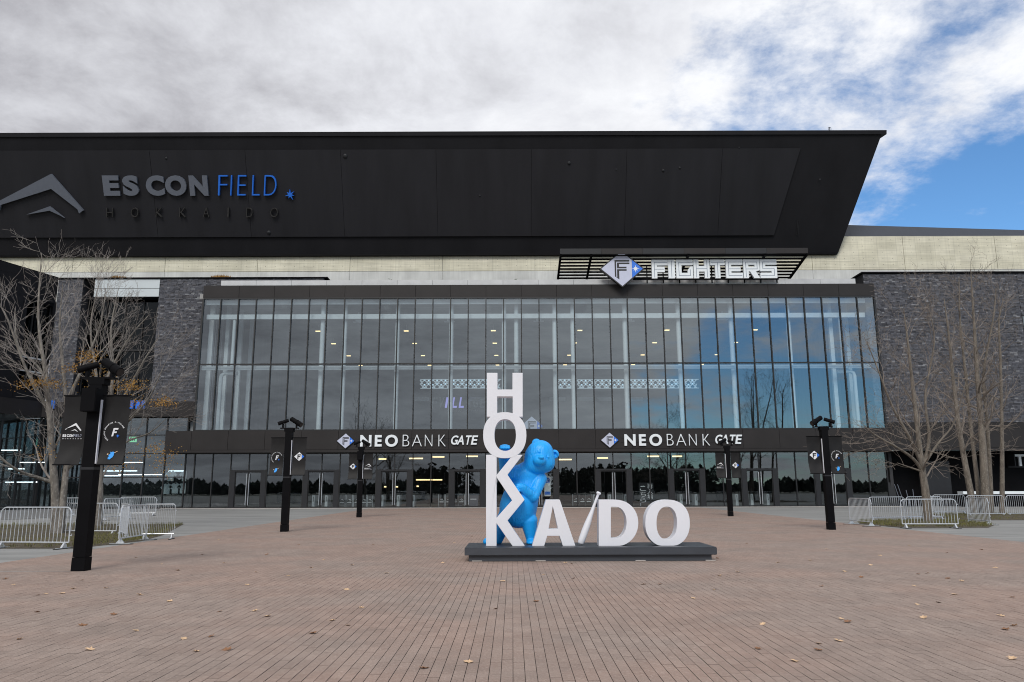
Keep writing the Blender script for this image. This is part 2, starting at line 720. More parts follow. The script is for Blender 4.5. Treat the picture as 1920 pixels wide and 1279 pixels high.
M['leaf_ochre'] = mat('ochre_leaf', (0.26, 0.135, 0.022), 0.7, var=0.5, scale=8)
M['leaf_tan'] = mat('tan_leaf', (0.60, 0.41, 0.25), 0.7, var=0.35, scale=6)
M['leaf_brown'] = mat('brown_leaf', (0.24, 0.12, 0.06), 0.75, var=0.35, scale=6)
M['leaf_green'] = mat('green_leaf', (0.07, 0.10, 0.04), 0.7, var=0.4, scale=8)
M['leaf_dark'] = mat('conifer_needles', (0.014, 0.022, 0.012), 0.8, var=0.4, scale=0.8)
M['rubber'] = mat('black_rubber', (0.02, 0.02, 0.02), 0.8)
M['glass_hall'] = glass('hall_glass', (0.78, 0.85, 0.87), 0.15, 1.62)
M['glass_dark'] = glass('dark_glass', (0.35, 0.37, 0.38), 0.0, 1.38)
M['glass_low'] = glass('entrance_glass', (0.74, 0.79, 0.80), 0.085, 1.60)
M['lamp'] = emit('warm_lamp', (1.0, 0.74, 0.36), 1.6)
M['lamp_white'] = emit('white_lamp', (0.85, 0.95, 1.0), 3.0)
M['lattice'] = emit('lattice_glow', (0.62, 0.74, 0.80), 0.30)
M['led_violet'] = emit('led_violet', (0.42, 0.40, 0.95), 0.5)
M['exit_green'] = emit('exit_green', (0.25, 0.85, 0.40), 0.9)
M['concrete'] = concrete_material('board_concrete', (0.69, 0.66, 0.53), 1.0, 1.0)
M['concrete_smooth'] = concrete_material('smooth_concrete', (0.60, 0.61, 0.59), 1.0, 0.0)
M['brick_back'] = mat('brick_mortar', (0.028, 0.029, 0.035), 0.9)
BRK = [mat('brick_tone', c, 0.75, var=0.25, scale=5, bump=0.3, bscale=12) for c in
       ((0.082, 0.085, 0.100), (0.064, 0.067, 0.081), (0.104, 0.107, 0.124), (0.042, 0.044, 0.054), (0.19, 0.195, 0.21), (0.082, 0.080, 0.088))]

random.seed(7)

# ================================================================== ground
PX0, PX1 = -11.3, 14.8            # plaza strip
NX0, NX1, NY0, NY1 = -99 * PW, 99 * PW, 24 * PLN, 66 * PLN      # pavers laid one by one
g = MB()
g.quad((-900, -900, -0.05), (900, -900, -0.05), (900, 1500, -0.05), (-900, 1500, -0.05))
tag(g.build('ground', M['ground']), 'grey-green open ground reaching to the horizon around the plaza', 'ground', kind='structure')
g = MB()
g.quad((-70, -40, 0), (PX0, -40, 0), (PX0, 63.4, 0), (-70, 63.4, 0))
tag(g.build('concrete_pavement', M['slab']), 'grey concrete pavement left of the red brick plaza', 'pavement', kind='structure')
g = MB()
g.quad((PX1, -40, 0), (70, -40, 0), (70, 63.4, 0), (PX1, 63.4, 0))
tag(g.build('concrete_pavement', M['slab']), 'grey concrete pavement right of the red brick plaza', 'pavement', kind='structure')
g = MB()
for a, b, c, d in ((PX0, NX0, -40, 63.4), (NX1, PX1, -40, 63.4), (NX0, NX1, -40, NY0), (NX0, NX1, NY1, 63.4)):
    g.quad((a, c, 0), (b, c, 0), (b, d, 0), (a, d, 0))
plaza = g.build('brick_plaza', M['paver'])
tag(plaza, 'reddish brown brick paving of the plaza in front of the gate', 'paving', kind='structure')
g = MB()
g.quad((NX0, NY0, -0.012), (NX1, NY0, -0.012), (NX1, NY1, -0.012), (NX0, NY1, -0.012))
for a, b in (((NX0, NY1), (NX1, NY1)), ((NX0, NY0), (NX0, NY1)), ((NX1, NY1), (NX1, NY0))):
    g.quad((*a, -0.012), (*b, -0.012), (*b, 0), (*a, 0))
g.build('joint_bed', M['bed'], plaza)


def paver_solid(mb, x0, x1, y0, y1, z, b=0.0022):
    vs = [(x0, y0, -0.011), (x1, y0, -0.011), (x1, y1, -0.011), (x0, y1, -0.011),
          (x0, y0, z - b), (x1, y0, z - b), (x1, y1, z - b), (x0, y1, z - b),
          (x0 + b, y0 + b, z), (x1 - b, y0 + b, z), (x1 - b, y1 - b, z), (x0 + b, y1 - b, z)]
    fs = [(8, 9, 10, 11)]
    for i in range(4):
        j = (i + 1) % 4
        fs.append((i, j, 4 + j, 4 + i))
        fs.append((4 + i, 4 + j, 8 + j, 8 + i))
    mb.add(vs, fs)


pj, pjy = 0.0022, 0.0028
one = MB()
paver_solid(one, -PW / 2 + pj, PW / 2 - pj, -PLN / 2 + pjy, PLN / 2 - pjy, 0.0)
pme = one.mesh('paver')
pme.materials.append(M['paver'])
cells = []
for ci in range(-99, 99):
    off = 0.5 * (ci % 2)
    y = NY0
    k0 = math.floor(NY0 / PLN + off) - 1
    for k in range(k0, k0 + 46):
        y0, y1 = (k - off) * PLN, (k + 1 - off) * PLN
        y0c, y1c = max(y0, NY0), min(y1, NY1)
        if y1c - y0c < 0.03:
            continue
        cells.append((ci * PW, (ci + 1) * PW, y0c, y1c, y1c - y0c > PLN * 0.99))


def seen(c):
    x, y = (c[0] + c[1]) / 2, (c[2] + c[3]) / 2
    return abs(x) < 0.632 * y and c[2] > 6.72 and c[4]


vis = sorted([c for c in cells if seen(c)], key=lambda c: c[2])[:300]
vset = set(vis)
rest = MB()
for c in cells:
    z = random.uniform(-0.0016, 0.0012)
    if c in vset:
        o = shared('paver', pme, plaza, ((c[0] + c[1]) / 2, (c[2] + c[3]) / 2, z), (random.gauss(0, 0.003), random.gauss(0, 0.004), 0))
        continue
    paver_solid(rest, c[0] + pj, c[1] - pj, c[2] + pjy, c[3] - pjy, z)
o = rest.build('pavers_beyond', M['paver'], plaza)
o['kind'] = 'stuff'

# pale stone strips running in from the lamp posts
POSTS = [(-8.6, 15.87), (-8.55, 29.6), (-8.5, 43.6), (12.0, 29.75), (12.05, 43.5)]
for (x, y), (a, b), w in zip(POSTS, ((-2.7, -0.13), (-2.2, -0.13), (-2.4, -0.13), (-2.5, -0.13), (-2.9, -0.13)), ('nearest post on the left', 'middle post on the left', 'far post on the left', 'near post on the right', 'far post on the right')):
    g = MB()
    g.quad((x + a, y - 0.16, 0.004), (x + b, y - 0.16, 0.004), (x + b, y - 0.10, 0.004), (x + a, y - 0.10, 0.004))
    tag(g.build('paving_strip', M['kerb']), 'thin pale stone strip set in paving beside the ' + w, 'paving strip', kind='structure')
g = MB()
g.box(-28, 31, 62.35, 62.75, 0.001, 0.035)
tag(g.build('threshold_strip', M['kerb']), 'pale threshold strip along the foot of the entrance doors', 'threshold', kind='structure')


# planting beds with grass tufts
def bed(pts, label, glabel, n, seed):
    rnd = random.Random(seed)
    g = MB()
    c = Vector((sum(p[0] for p in pts) / len(pts), sum(p[1] for p in pts) / len(pts), 0))
    k = len(pts)
    vs = [(p[0], p[1], 0.006) for p in pts] + [tuple(c + (Vector((p[0], p[1], 0)) - c) * 0.8 + Vector((0, 0, 0.07))) for p in pts] + [(c.x, c.y, 0.12)]
    fs = [(i, (i + 1) % k, k + (i + 1) % k, k + i) for i in range(k)] + [(k + i, k + (i + 1) % k, 2 * k) for i in range(k)]
    g.add(vs, fs)
    tag(g.build('planting_bed', M['soil'], smooth=True), label, 'planting bed', kind='structure')
    t = MB()
    for _ in range(n):
        i = rnd.randrange(k)
        a, b = Vector((*pts[i], 0)), Vector((*pts[(i + 1) % k], 0))
        q = a + (b - a) * rnd.random()
        q = c + (q - c) * math.sqrt(rnd.random())
        for _ in range(5):
            w = rnd.uniform(0, 6.28)
            h = rnd.uniform(0.04, 0.13)
            s = Vector((math.cos(w), math.sin(w), 0))
            p0 = q + Vector((rnd.gauss(0, 0.05), rnd.gauss(0, 0.05), 0.05))
            t.add([p0 - s * 0.008, p0 + s * 0.008, p0 + s.cross(Vector((0, 0, 1))) * rnd.uniform(-.05, .05) + Vector((0, 0, h))], [(0, 1, 2)])
    tag(t.build('grass', M['grass']), glabel, 'grass', kind='stuff')


bed([(-18.5, 21.7), (-11.9, 21.6), (-11.5, 24.5), (-12.2, 27.6), (-15, 36), (-24, 36)], 'earth bed around the bare trees on the left', 'dry short grass in the bed around the left trees', 2200, 3)
bed([(15.2, 30.9), (18.5, 30.7), (20.2, 33), (20.6, 37.0), (16.2, 36.8), (14.95, 34)], 'earth bed under the single low-branching tree on the right', 'yellow green grass around the single tree on the right', 1500, 4)
bed([(20.9, 37.5), (29, 37.0), (31, 44.5), (24, 45)], 'earth bed under the cluster of tall trunks on the right', 'dry grass under the cluster of tall trunks', 1200, 5)

# ================================================================== the stadium
ST = thing('stadium', (2.26, 63, 0), 'black roofed stadium with a wide glass entrance hall and dark brick wings', 'stadium')
GX0, GX1 = -25.75, 30.27
NP = 38
PP = (GX1 - GX0) / NP
YG, YB, YD = 62.4, 61.95, 63.0

RY0, RZ0_, RY1, RZ1_ = 68.7, 22.98, 64.5, 32.72
# --- roof: forward leaning black fascia with raised inset
g = MB()
prof_r = [(30.4, RY0, RZ0_), (33.35, RY1, RZ1_), (33.35, RY1 + 2.5, RZ1_ + 0.35), (33.35, 130, RZ1_ + 2.5), (30.4, 130, RZ0_)]
prof_l = [(-78, *p[1:]) for p in prof_r]
vs = prof_l + prof_r
n = 5
g.add(vs, [(i, (i + 1) % n, n + (i + 1) % n, n + i) for i in range(n)] + [tuple(reversed(range(n))), tuple(range(n, 2 * n))])
roof = g.build('roof', M['roof_black'], ST, recalc=True)
ey = Vector((0, RY1 - RY0, RZ1_ - RZ0_)).normalized()
RP = Plane((0, RY0, RZ0_), (1, 0, 0), ey)
RP.n = RP.ex.cross(RP.ey).normalized()
g = MB()
l = [RP.loc(*p) for p in ((1500, 278), (1450, 441))]
tz, bz = l[0][1], l[1][1]
g.prism(RP, [[(-77, bz), (l[1][0], bz), (l[0][0], tz), (-77, tz)]], 0.01, 0.16)
g.build('inset_panel', M['roof_inset'], roof)
for k in range(7):
    x = l[1][0] - 5.2 - k * 8.62
    g = MB()
    g.prism(RP, [[(x, bz + .02), (x + .022, bz + .02), (x + .022, tz - .02), (x, tz - .02)]], 0.161, 0.172)
    g.build('panel_seam', M['black_metal'], roof)
g = MB()
g.obox((-78, RY1 - 0.12, RZ1_ - 0.02), (78 + 33.75, 0, 0), (0, 2.6, 0.35), (0, -0.08, 0.36))
g.build('edge_trim', M['roof_black'], roof)
g = MB()
g.obox((-78, RY0 - 0.07, RZ0_ - 0.17), (78 + 30.3, 0, 0), (0, 0.3, 0), (0, 0, 0.16))
g.build('drip_trim', M['black_metal'], roof)
for i, (u, v, r) in enumerate(((648, 293, .22), (1067, 306, .17), (505, 436, .2), (1243, 320, .14), (1274, 315, .12), (313, 297, .12), (900, 367, .1), (1536, 337, .1), (1155, 318, .08), (1385, 277, .08))):
    x, y = RP.loc(u, v)
    g = MB()
    k = 10
    rings = [(r, 0.0), (r * 0.8, r * 0.35), (r * 0.35, r * 0.5)]
    vs = [RP.w(x + a * math.cos(2 * math.pi * j / k), y + a * math.sin(2 * math.pi * j / k), 0.162 + h) for a, h in rings for j in range(k)]
    fs = [(q * k + j, q * k + (j + 1) % k, (q + 1) * k + (j + 1) % k, (q + 1) * k + j) for q in range(2) for j in range(k)] + [tuple(2 * k + j for j in range(k))]
    g.add(vs, fs)
    g.build('dome_fixture', M['jamb'], roof, smooth=True)
g = MB()
x, y = RP.loc(1495, 415)
for dx in (0, 0.12):
    g.prism(RP, [[(x + dx, y - 1.3), (x + dx + .035, y - 1.3), (x + dx + .035, y + 0.1), (x + dx, y + 0.1)]], 0.002, 0.05)
g.build('conduit', M['jamb'], roof)
g = MB()
a = at(1556, 246, RY1 + 0.2)
g.tube([a, a + Vector((0, 0, 0.38))], 0.03)
g.tube([a + Vector((-0.12, 0, 0.12)), a + Vector((-0.12, 0, 0.36)), a + Vector((0.12, 0, 0.36)), a + Vector((0.12, 0, 0.12))], 0.02, 5)
g.build('roof_antenna', M['black_metal'], roof)

# --- lower metal roof seen right of the big roof
g = MB()
a, b = at(1560, 417, 70), at(1960, 441, 70)
c, d = at(1960, 442.5, 70), at(1560, 446, 70)
zb = 24.70
g.add([(20, 69.6, zb), (70, 69.6, zb), (70, 71.6, 24.72), (a.x, 71.6, a.z + 0.25), (20, 71.6, a.z + 0.25 + (a.x - 20) * 0.045), (20, 90, zb), (70, 90, zb)], [(0, 1, 2, 3, 4), (4, 3, 2, 6, 5), (0, 4, 5)])
lr = g.build('metal_roof', mat('ribbed_dark_roof', (0.030, 0.036, 0.050), 0.5, var=0.2, scale=3, stretch=(8, 0.3, 0.3)), ST)
g = MB()
for i in range(72):
    x = 29.5 + i * 0.27
    zt = a.z + 0.25 - (x - a.x) * (a.z + 0.25 - 24.72) / (70 - a.x)
    if zt - zb > 0.1:
        g.obox((x, 69.575, zb + 0.01), (0.05, 0, 0), (0, 0.03, 0), (0, 1.98 * 0.97, (zt - zb) * 0.97))
g.build('standing_seam', M['fascia'], lr)

# --- concrete wall above and behind the hall roof
g = MB()
g.box(-78, 75, 69.12, 69.7, 18.6, 24.66)
cw = g.build('concrete_wall', M['concrete_smooth'], ST)
pw = 8.62
x0 = at(1695, 480, 69).x - 12 * pw
for i in range(18):
    g = MB()
    g.box(x0 + i * pw + 0.02, x0 + (i + 1) * pw - 0.02, 69.0, 69.115, 21.42, 24.655)
    g.build('concrete_panel', M['concrete'], cw)
    g = MB()
    g.box(x0 + i * pw + 0.012, x0 + (i + 1) * pw - 0.012, 69.02, 69.115, 18.6, 21.39)
    g.build('concrete_panel', M['concrete_smooth'], cw)


# --- brick wings (real courses on a mortar wall)
def brick_field(rects, Y, seed):
    """bricks laid over a list of (x0, x1, z0, z1)"""
    rnd = random.Random(seed)
    g = MB()
    bw, bh, j = 0.32, 0.118, 0.014
    for (x0, x1, z0, z1) in rects:
        rows = max(1, int(round((z1 - z0) / bh)))
        h = (z1 - z0) / rows
        for r in range(rows):
            x = x0 - (0.21 if r % 2 else 0) + rnd.uniform(-.06, .06)
            while x < x1 - 0.02:
                w = bw * rnd.choice((1, 1, 1, 0.5, 0.75))
                a, b = max(x, x0), min(x + w, x1)
                x += w
                if b - a < 0.08:
                    continue
                d = rnd.choice((0.035, 0.04, 0.045, 0.05, 0.075))
                mi = rnd.choices(range(6), (6, 5, 4, 3, 1.3, 3))[0]
                za, zb_ = z0 + r * h + j / 2, z0 + (r + 1) * h - j / 2
                a += j / 2
                b -= j / 2
                y = Y - d
                vs = [(a, y, za), (b, y, za), (b, y, zb_), (a, y, zb_), (a, Y, za), (b, Y, za), (b, Y, zb_), (a, Y, zb_)]
                g.add(vs, [(0, 1, 2, 3), (3, 2, 6, 7), (0, 4, 5, 1), (0, 3, 7, 4), (1, 5, 6, 2)], mi)
    return g


g = MB()
g.box(29.66, 60, 62.75, 68.9, 6.68, 19.25)
wr = g.build('brick_wing', M['brick_back'], ST)
o = brick_field([(29.66, 42.6, 6.7, 19.22), (42.6, 47, 15.6, 19.22), (42.6, 47, 6.7, 12.3)], 62.75, 11).build('bricks', BRK, wr)
o['kind'] = 'stuff'
g = MB()
g.box(29.5, 60, 62.55, 69.0, 19.26, 19.38)
g.build('parapet_cap', M['black_metal'], wr)
g = MB()
g.box(42.7, 47, 62.72, 62.745, 12.35, 15.55)
g.build('window', M['glass_low'], wr)

RZ0, RZ1, RX0, RX1 = 8.92, 17.5, -36.3, -29.8       # recess in the left wing
g = MB()
g.box(-38.4, RX0, 63.0, 69, 8.6, 19.05)
g.box(RX1, -25.86, 63.0, 69, 8.6, 19.05)
g.box(-25.86, -15.9, 63.0, 69, 18.36, 19.05)
g.box(RX0, RX1, 64.6, 69, 8.6, 19.05)
wl = g.build('brick_wing', M['brick_back'], ST)
o = brick_field([(-38.4, RX0, 8.62, 19.05), (RX1, -25.87, 8.62, 19.05), (-25.87, -15.9, 18.37, 19.05)], 63.0, 12).build('bricks', BRK, wl)
o['kind'] = 'stuff'
g = MB()
g.box(-38.6, -15.6, 62.85, 69.2, 19.06, 19.17)
g.build('parapet_cap', M['black_metal'], wl)
g = MB()
g.box(RX0 + 1.0, RX1 - 0.02, 62.96, 63.1, RZ1 + 0.02, 19.04)
fp = g.build('frosted_panel', mat('frosted_panel', (0.55, 0.60, 0.62), 0.35, var=0.06, scale=0.6), wl)
g = MB()
for z in (18.22,):
    g.box(RX0 + 1.0, RX1 - 0.02, 62.945, 62.958, z, z + 0.025)
g.build('panel_joint', M['jamb'], fp)
for k in range(5):
    g = MB()
    x = RX0 + 0.1 + k * (RX1 - RX0 - .2) / 4
    g.box(x, x + 0.07, 63.9, 64.1, RZ0, RZ1)
    g.build('mullion', M['mullion'], wl)
g = MB()
g.box(RX0, RX1, 64.0, 64.02, 8.7, RZ1)
g.build('window', M['glass_dark'], wl)
g = MB()
g.box(RX0, RX1, 63.85, 64.15, 13.0, 13.15)
g.build('transom', M['mullion'], wl)

# --- black clad wing wall running towards the viewer on the far left
A0, A1 = Vector((-38.4, 62.9, 0)), Vector((-45.5, 40, 0))
ax = (A0 - A1).normalized()
WP = Plane(A1, ax, (0, 0, 1))
WL = (A0 - A1).length
q = [WP.loc(42, 650)[0], WP.loc(114, 650)[0]]
q[1] = min(q[1], WL - 0.2)
g = MB()
g.prism(WP, [[(0, 8.6), (WL, 8.6), (WL, 19.2), (0, 19.2)], [(q[0], 9.5), (q[1], 9.5), (q[1], 16.6), (q[0], 16.6)]], -0.5, 0.0)
sw = g.build('clad_wall', M['black_metal'], ST)
for r in range(14):
    z0 = 8.62 + r * 0.752
    for k in range(8):
        xa, xb = WL * k / 8 + (0.6 if r % 2 else 0), WL * (k + 1) / 8 + (0.6 if r % 2 else 0)
        xb = min(xb, WL)
        if xb <= xa + 0.05:
            continue
        segs = [(xa, xb)]
        if z0 + 0.75 > 9.5 and z0 < 16.6:
            segs = [s for s in ((xa, min(xb, q[0])), (max(xa, q[1]), xb)) if s[1] - s[0] > 0.05]
        for s in segs:
            g = MB()
            g.prism(WP, [[(s[0] + .015, z0), (s[1] - .015, z0), (s[1] - .015, z0 + .735), (s[0] + .015, z0 + .735)]], 0.004, 0.03)
            g.build('cladding_panel', M['roof_black'], sw)
g = MB()
g.prism(WP, [[(q[0], 9.5), (q[1], 9.5), (q[1], 16.6), (q[0], 16.6)]], -0.32, -0.30)
wg = g.build('window', M['glass_dark'], sw)
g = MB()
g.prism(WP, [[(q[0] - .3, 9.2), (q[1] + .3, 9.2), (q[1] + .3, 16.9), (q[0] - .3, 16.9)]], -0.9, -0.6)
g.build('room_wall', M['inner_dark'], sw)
g = MB()
for k in range(4):
    x = q[0] + (q[1] - q[0]) * k / 3
    g.prism(WP, [[(x - .05, 9.5), (x + .05, 9.5), (x + .05, 16.6), (x - .05, 16.6)]], -0.29, -0.2)
g.build('mullion', M['mullion'], wg)
g = MB()
for z in (10.9, 12.0):
    g.prism(WP, [[(q[0], z), (q[1], z), (q[1], z + .12), (q[0], z + .12)]], -0.29, -0.22)
g.build('transom', M['coping'], wg)
g = MB()
g.prism(WP, [[(0, 7.35), (WL + 0.3, 7.35), (WL + 0.3, 8.58), (0, 8.58)]], -6.0, 0.25)
g.build('wing_band', M['fascia'], ST)
g = MB()
for k in range(9):
    p = WP.w(2 + k * 1.9, 8.6, 0.35)
    g.tube([p, p + Vector((0, 0, 0.75))], 0.02, 5)
for h in (0.4, 0.75):
    g.tube([WP.w(2, 8.6 + h, 0.35), WP.w(17.2, 8.6 + h, 0.35)], 0.022, 5)
g.build('balcony_rail', M['steel'], ST)

# --- dark band and shop front below the left wing
g = MB()
g.box(-38.8, -25.9, 62.45, 70.9, 7.35, 8.58)
g.build('wing_band', M['fascia'], ST)


def storefront(name, pl, x0, x1, z1, step, rows, parent):
    base = MB()
    base.prism(pl, [[(x0, 0.0), (x1, 0.0), (x1, 0.14), (x0, 0.14)]], -0.12, 0.02)
    sf = base.build(name, M['mullion'], parent)
    n = max(1, round((x1 - x0) / step))
    for i in range(n + 1):
        x = x0 + (x1 - x0) * i / n
        g = MB()
        g.prism(pl, [[(x - .045, .142), (x + .045, .142), (x + .045, z1), (x - .045, z1)]], -0.12, 0.06)
        g.build('mullion', M['mullion'], sf)
    zs = [0.14] + rows + [z1]
    for r, z in enumerate(rows):
        g = MB()
        g.prism(pl, [[(x0, z - .04), (x1, z - .04), (x1, z + .04), (x0, z + .04)]], -0.10, 0.04)
        g.build('transom', M['mullion'], sf)
    for i in range(n):
        for r in range(len(zs) - 1):
            a, b = x0 + (x1 - x0) * i / n + .045, x0 + (x1 - x0) * (i + 1) / n - .045
            g = MB()
            g.prism(pl, [[(a, zs[r] + .04), (b, zs[r] + .04), (b, zs[r + 1] - .04), (a, zs[r + 1] - .04)]], -0.035, -0.022)
            g.build('pane', M['glass_low'], sf)
    return sf


storefront('shop_front', facade(63.2), -38.4, -26.6, 7.34, 1.7, [2.5, 4.4, 5.9], ST)
storefront('shop_front', WP, 0, WL - 0.1, 7.34, 1.75, [2.3, 4.3], ST)

# shop interior
g = MB()
g.box(-48, -26.4, 70.5, 70.8, 0, 7.3)
g.box(-48, -26.4, 63.4, 70.5, 7.0, 7.3)
g.build('shop_shell', M['inner_dark'], ST)
g = MB()
g.quad((-50, 42, 0.012), (-26.4, 42, 0.012), (-26.4, 70.5, 0.012), (-50, 70.5, 0.012))
g.build('shop_floor', M['inner_floor'], ST)
for i, (u, v, w, Y) in enumerate(((225, 884, 62, 67), (262, 891, 80, 66), (205, 893, 40, 68), (330, 884, 30, 66), (40, 905, 60, 64), (30, 880, 30, 66), (60, 868, 46, 65), (20, 845, 36, 66), (250, 868, 40, 69))):
    a, b = at(u - w / 2, v, Y), at(u + w / 2, v, Y)
    t = thing('linear_light', ((a.x + b.x) / 2, Y, a.z), 'bright linear light glowing inside the left shop', 'light', 'linear lights in the shop')
    g = MB()
    g.box(a.x, b.x, Y, Y + 0.12, a.z, a.z + 0.07)
    g.build('tube', M['lamp_white'], t)
    g = MB()
    g.box(a.x - .03, b.x + .03, Y - 0.03, Y + 0.15, a.z + 0.075, a.z + 0.14)
    g.build('housing', M['jamb'], t)


def jersey(u, v, Y, s, label):
    p = facade(Y)
    x, z = p.loc(u, v)
    t = thing('jersey', (x, Y, z), label, 'jersey', 'white jerseys in the shop window')
    o = [(-.26, -.42), (.26, -.42), (.27, .1), (.44, -.02), (.52, .14), (.28, .40), (.1, .44), (0, .38), (-.1, .44), (-.28, .40), (-.52, .14), (-.44, -.02), (-.27, .1)]
    g = MB()
    g.prism(p, [[(x + a * s, z + b * s) for a, b in o]], 0, 0.09)
    g.build('shirt', M['sign_white'], t)
    g = MB()
    g.tube([(x - .2 * s, Y - .02, z + .42 * s), (x, Y - .02, z + .55 * s), (x + .2 * s, Y - .02, z + .42 * s)], 0.015, 5)
    g.build('hanger', M['steel'], t)


for k, (u, v, w) in enumerate(((321, 893, 'upper white jersey on the left of the shop window display'), (348, 893, 'upper white jersey on the right of the shop window display'),
                               (313, 917, 'lower white jersey at the left end of the shop window display'), (329, 916, 'lower white jersey in the middle of the shop window display'), (344, 916, 'lower white jersey at the right end of the shop window display'))):
    jersey(u, v, 64.0, 0.95, w)

# --- top fascia, coping
g = MB()
g.box(GX0, GX1, 62.45, 63.2, 17.23, 18.26)
tf = g.build('top_fascia', M['black_metal'], ST)
for i in range(19):
    g = MB()
    a = GX0 + PP * 2 * i - (0 if i else 0.05) + 0.012
    b = GX0 + PP * 2 * (i + 1) + (0.05 if i == 18 else 0) - 0.012
    g.box(a, b, 62.30, 62.44, 17.24, 18.28)
    g.build('fascia_panel', M['fascia'], tf)
g = MB()
g.box(GX0, GX1 + .4, 62.9, 69, 18.27, 18.34)
g.build('hall_roof', M['black_metal'], ST)
cp = MB()
cp.box(-24.5, 28.95, 62.75, 63.0, 18.35, 18.82)
cpo = cp.build('coping', M['black_metal'], ST)
for i in range(18):
    w = (28.95 + 24.5) / 18
    g = MB()
    g.box(-24.5 + i * w + .01, -24.5 + (i + 1) * w - .01, 62.62, 62.745, 18.36, 18.80)
    g.build('coping_panel', M['coping'], cpo)

# --- curtain wall
g = MB()
g.box(GX0, GX1, 62.28, 62.5, 17.13, 17.225)
g.box(GX0, GX1, 62.28, 62.5, 6.15, 6.25)
cwall = g.build('curtain_wall', M['mullion'], ST)
for i in range(NP + 1):
    x = GX0 + PP * i
    g = MB()
    w = 0.04 if 0 < i < NP else 0.07
    g.box(x - w, x + w, 62.29, 62.55, 6.252, 17.128)
    g.build('mullion', M['mullion'], cwall)
g = MB()
g.box(GX0 + .07, GX1 - .07, 62.31, 62.48, 11.56, 11.66)
g.build('transom', M['mullion'], cwall)
for i in range(NP):
    for z0, z1 in ((6.255, 11.555), (11.665, 17.125)):
        g = MB()
        x = GX0 + PP * i
        t = random.gauss(0, 0.006)
        t2 = random.gauss(0, 0.009)
        g.add([(x + .042, YG - t, z0), (x + PP - .042, YG + t, z0), (x + PP - .042, YG + t + t2, z1), (x + .042, YG - t + t2, z1)], [(0, 1, 2, 3)])
        g.build('glass_pane', M['glass_hall'], cwall)
# glazed side returns
for x, s in ((GX0, 1), (GX1, -1)):
    for k in range(3):
        y0 = 62.56 + 1.47 * k
        g = MB()
        g.box(x - .02, x + .02, y0 + 1.4, y0 + 1.47, 6.25, 17.1)
        g.build('mullion', M['inner_white'], cwall)

# --- sign band above the doors
g = MB()
g.box(-27.85, 60, YB + 0.06, 62.7, 4.42, 6.14)
band = g.build('sign_band', M['black_metal'], ST)
xs = [-27.85] + [GX0 + PP * 2 * i for i in range(0, 30)]
for a, b in zip(xs, xs[1:]):
    g = MB()
    g.box(a + 0.012, b - 0.012, YB, YB + 0.05, 4.62, 6.13)
    g.build('band_panel', M['fascia'], band)
g = MB()
g.box(-27.87, 60, YB - 0.03, YB + 0.05, 4.40, 4.60)
g.build('band_trim', M['fascia'], band)
for i in range(13):
    x = at(1008, 830, YB).x + i * PP
    if x > at(1130, 830, YB).x:
        break
    for z in (5.10, 5.62):
        g = MB()
        g.tube([(x, YB - 0.02, z), (x, YB + 0.01, z)], 0.05, 8)
        g.build('rivet', M['jamb'], band)
# right wing lower band & recess
g = MB()
g.box(30.4, 60, 62.5, 63.3, 6.15, 6.66)
g.build('wing_band', M['fascia'], ST)
g = MB()
g.box(31.0, 60, 64.8, 65.2, 0.0, 4.4)
g.box(30.9, 60, 62.72, 64.8, 4.3, 4.42)
g.build('recess_wall', M['black_metal'], ST)
g = MB()
a = at(1737, 900, 63.6)
b = at(1783, 900, 63.6)
g.box(a.x, b.x, 63.6, 64.8, 0.0, 3.6)
g.build('utility_door', M['jamb'], ST)

# --- entrance glazing: door sets every four bays
g = MB()
g.box(-26.5, 31.0, YD - 0.06, YD + 0.1, 0.0, 0.11)
g.box(-26.5, 31.0, YD - 0.06, YD + 0.1, 4.32, 4.42)
eg = g.build('entrance_glazing', M['mullion'], ST)
CX = (GX0 + GX1) / 2
door_c = [CX + 4 * PP * k for k in range(-4, 5)]


def pane(parent, x0, x1, z0, z1, Y, m, name='pane', tilt=0.0025):
    g = MB()
    t = random.gauss(0, tilt)
    g.add([(x0, Y - t, z0), (x1, Y + t, z0), (x1, Y + t, z1), (x0, Y - t, z1)], [(0, 1, 2, 3)])
    return g.build(name, m, parent)


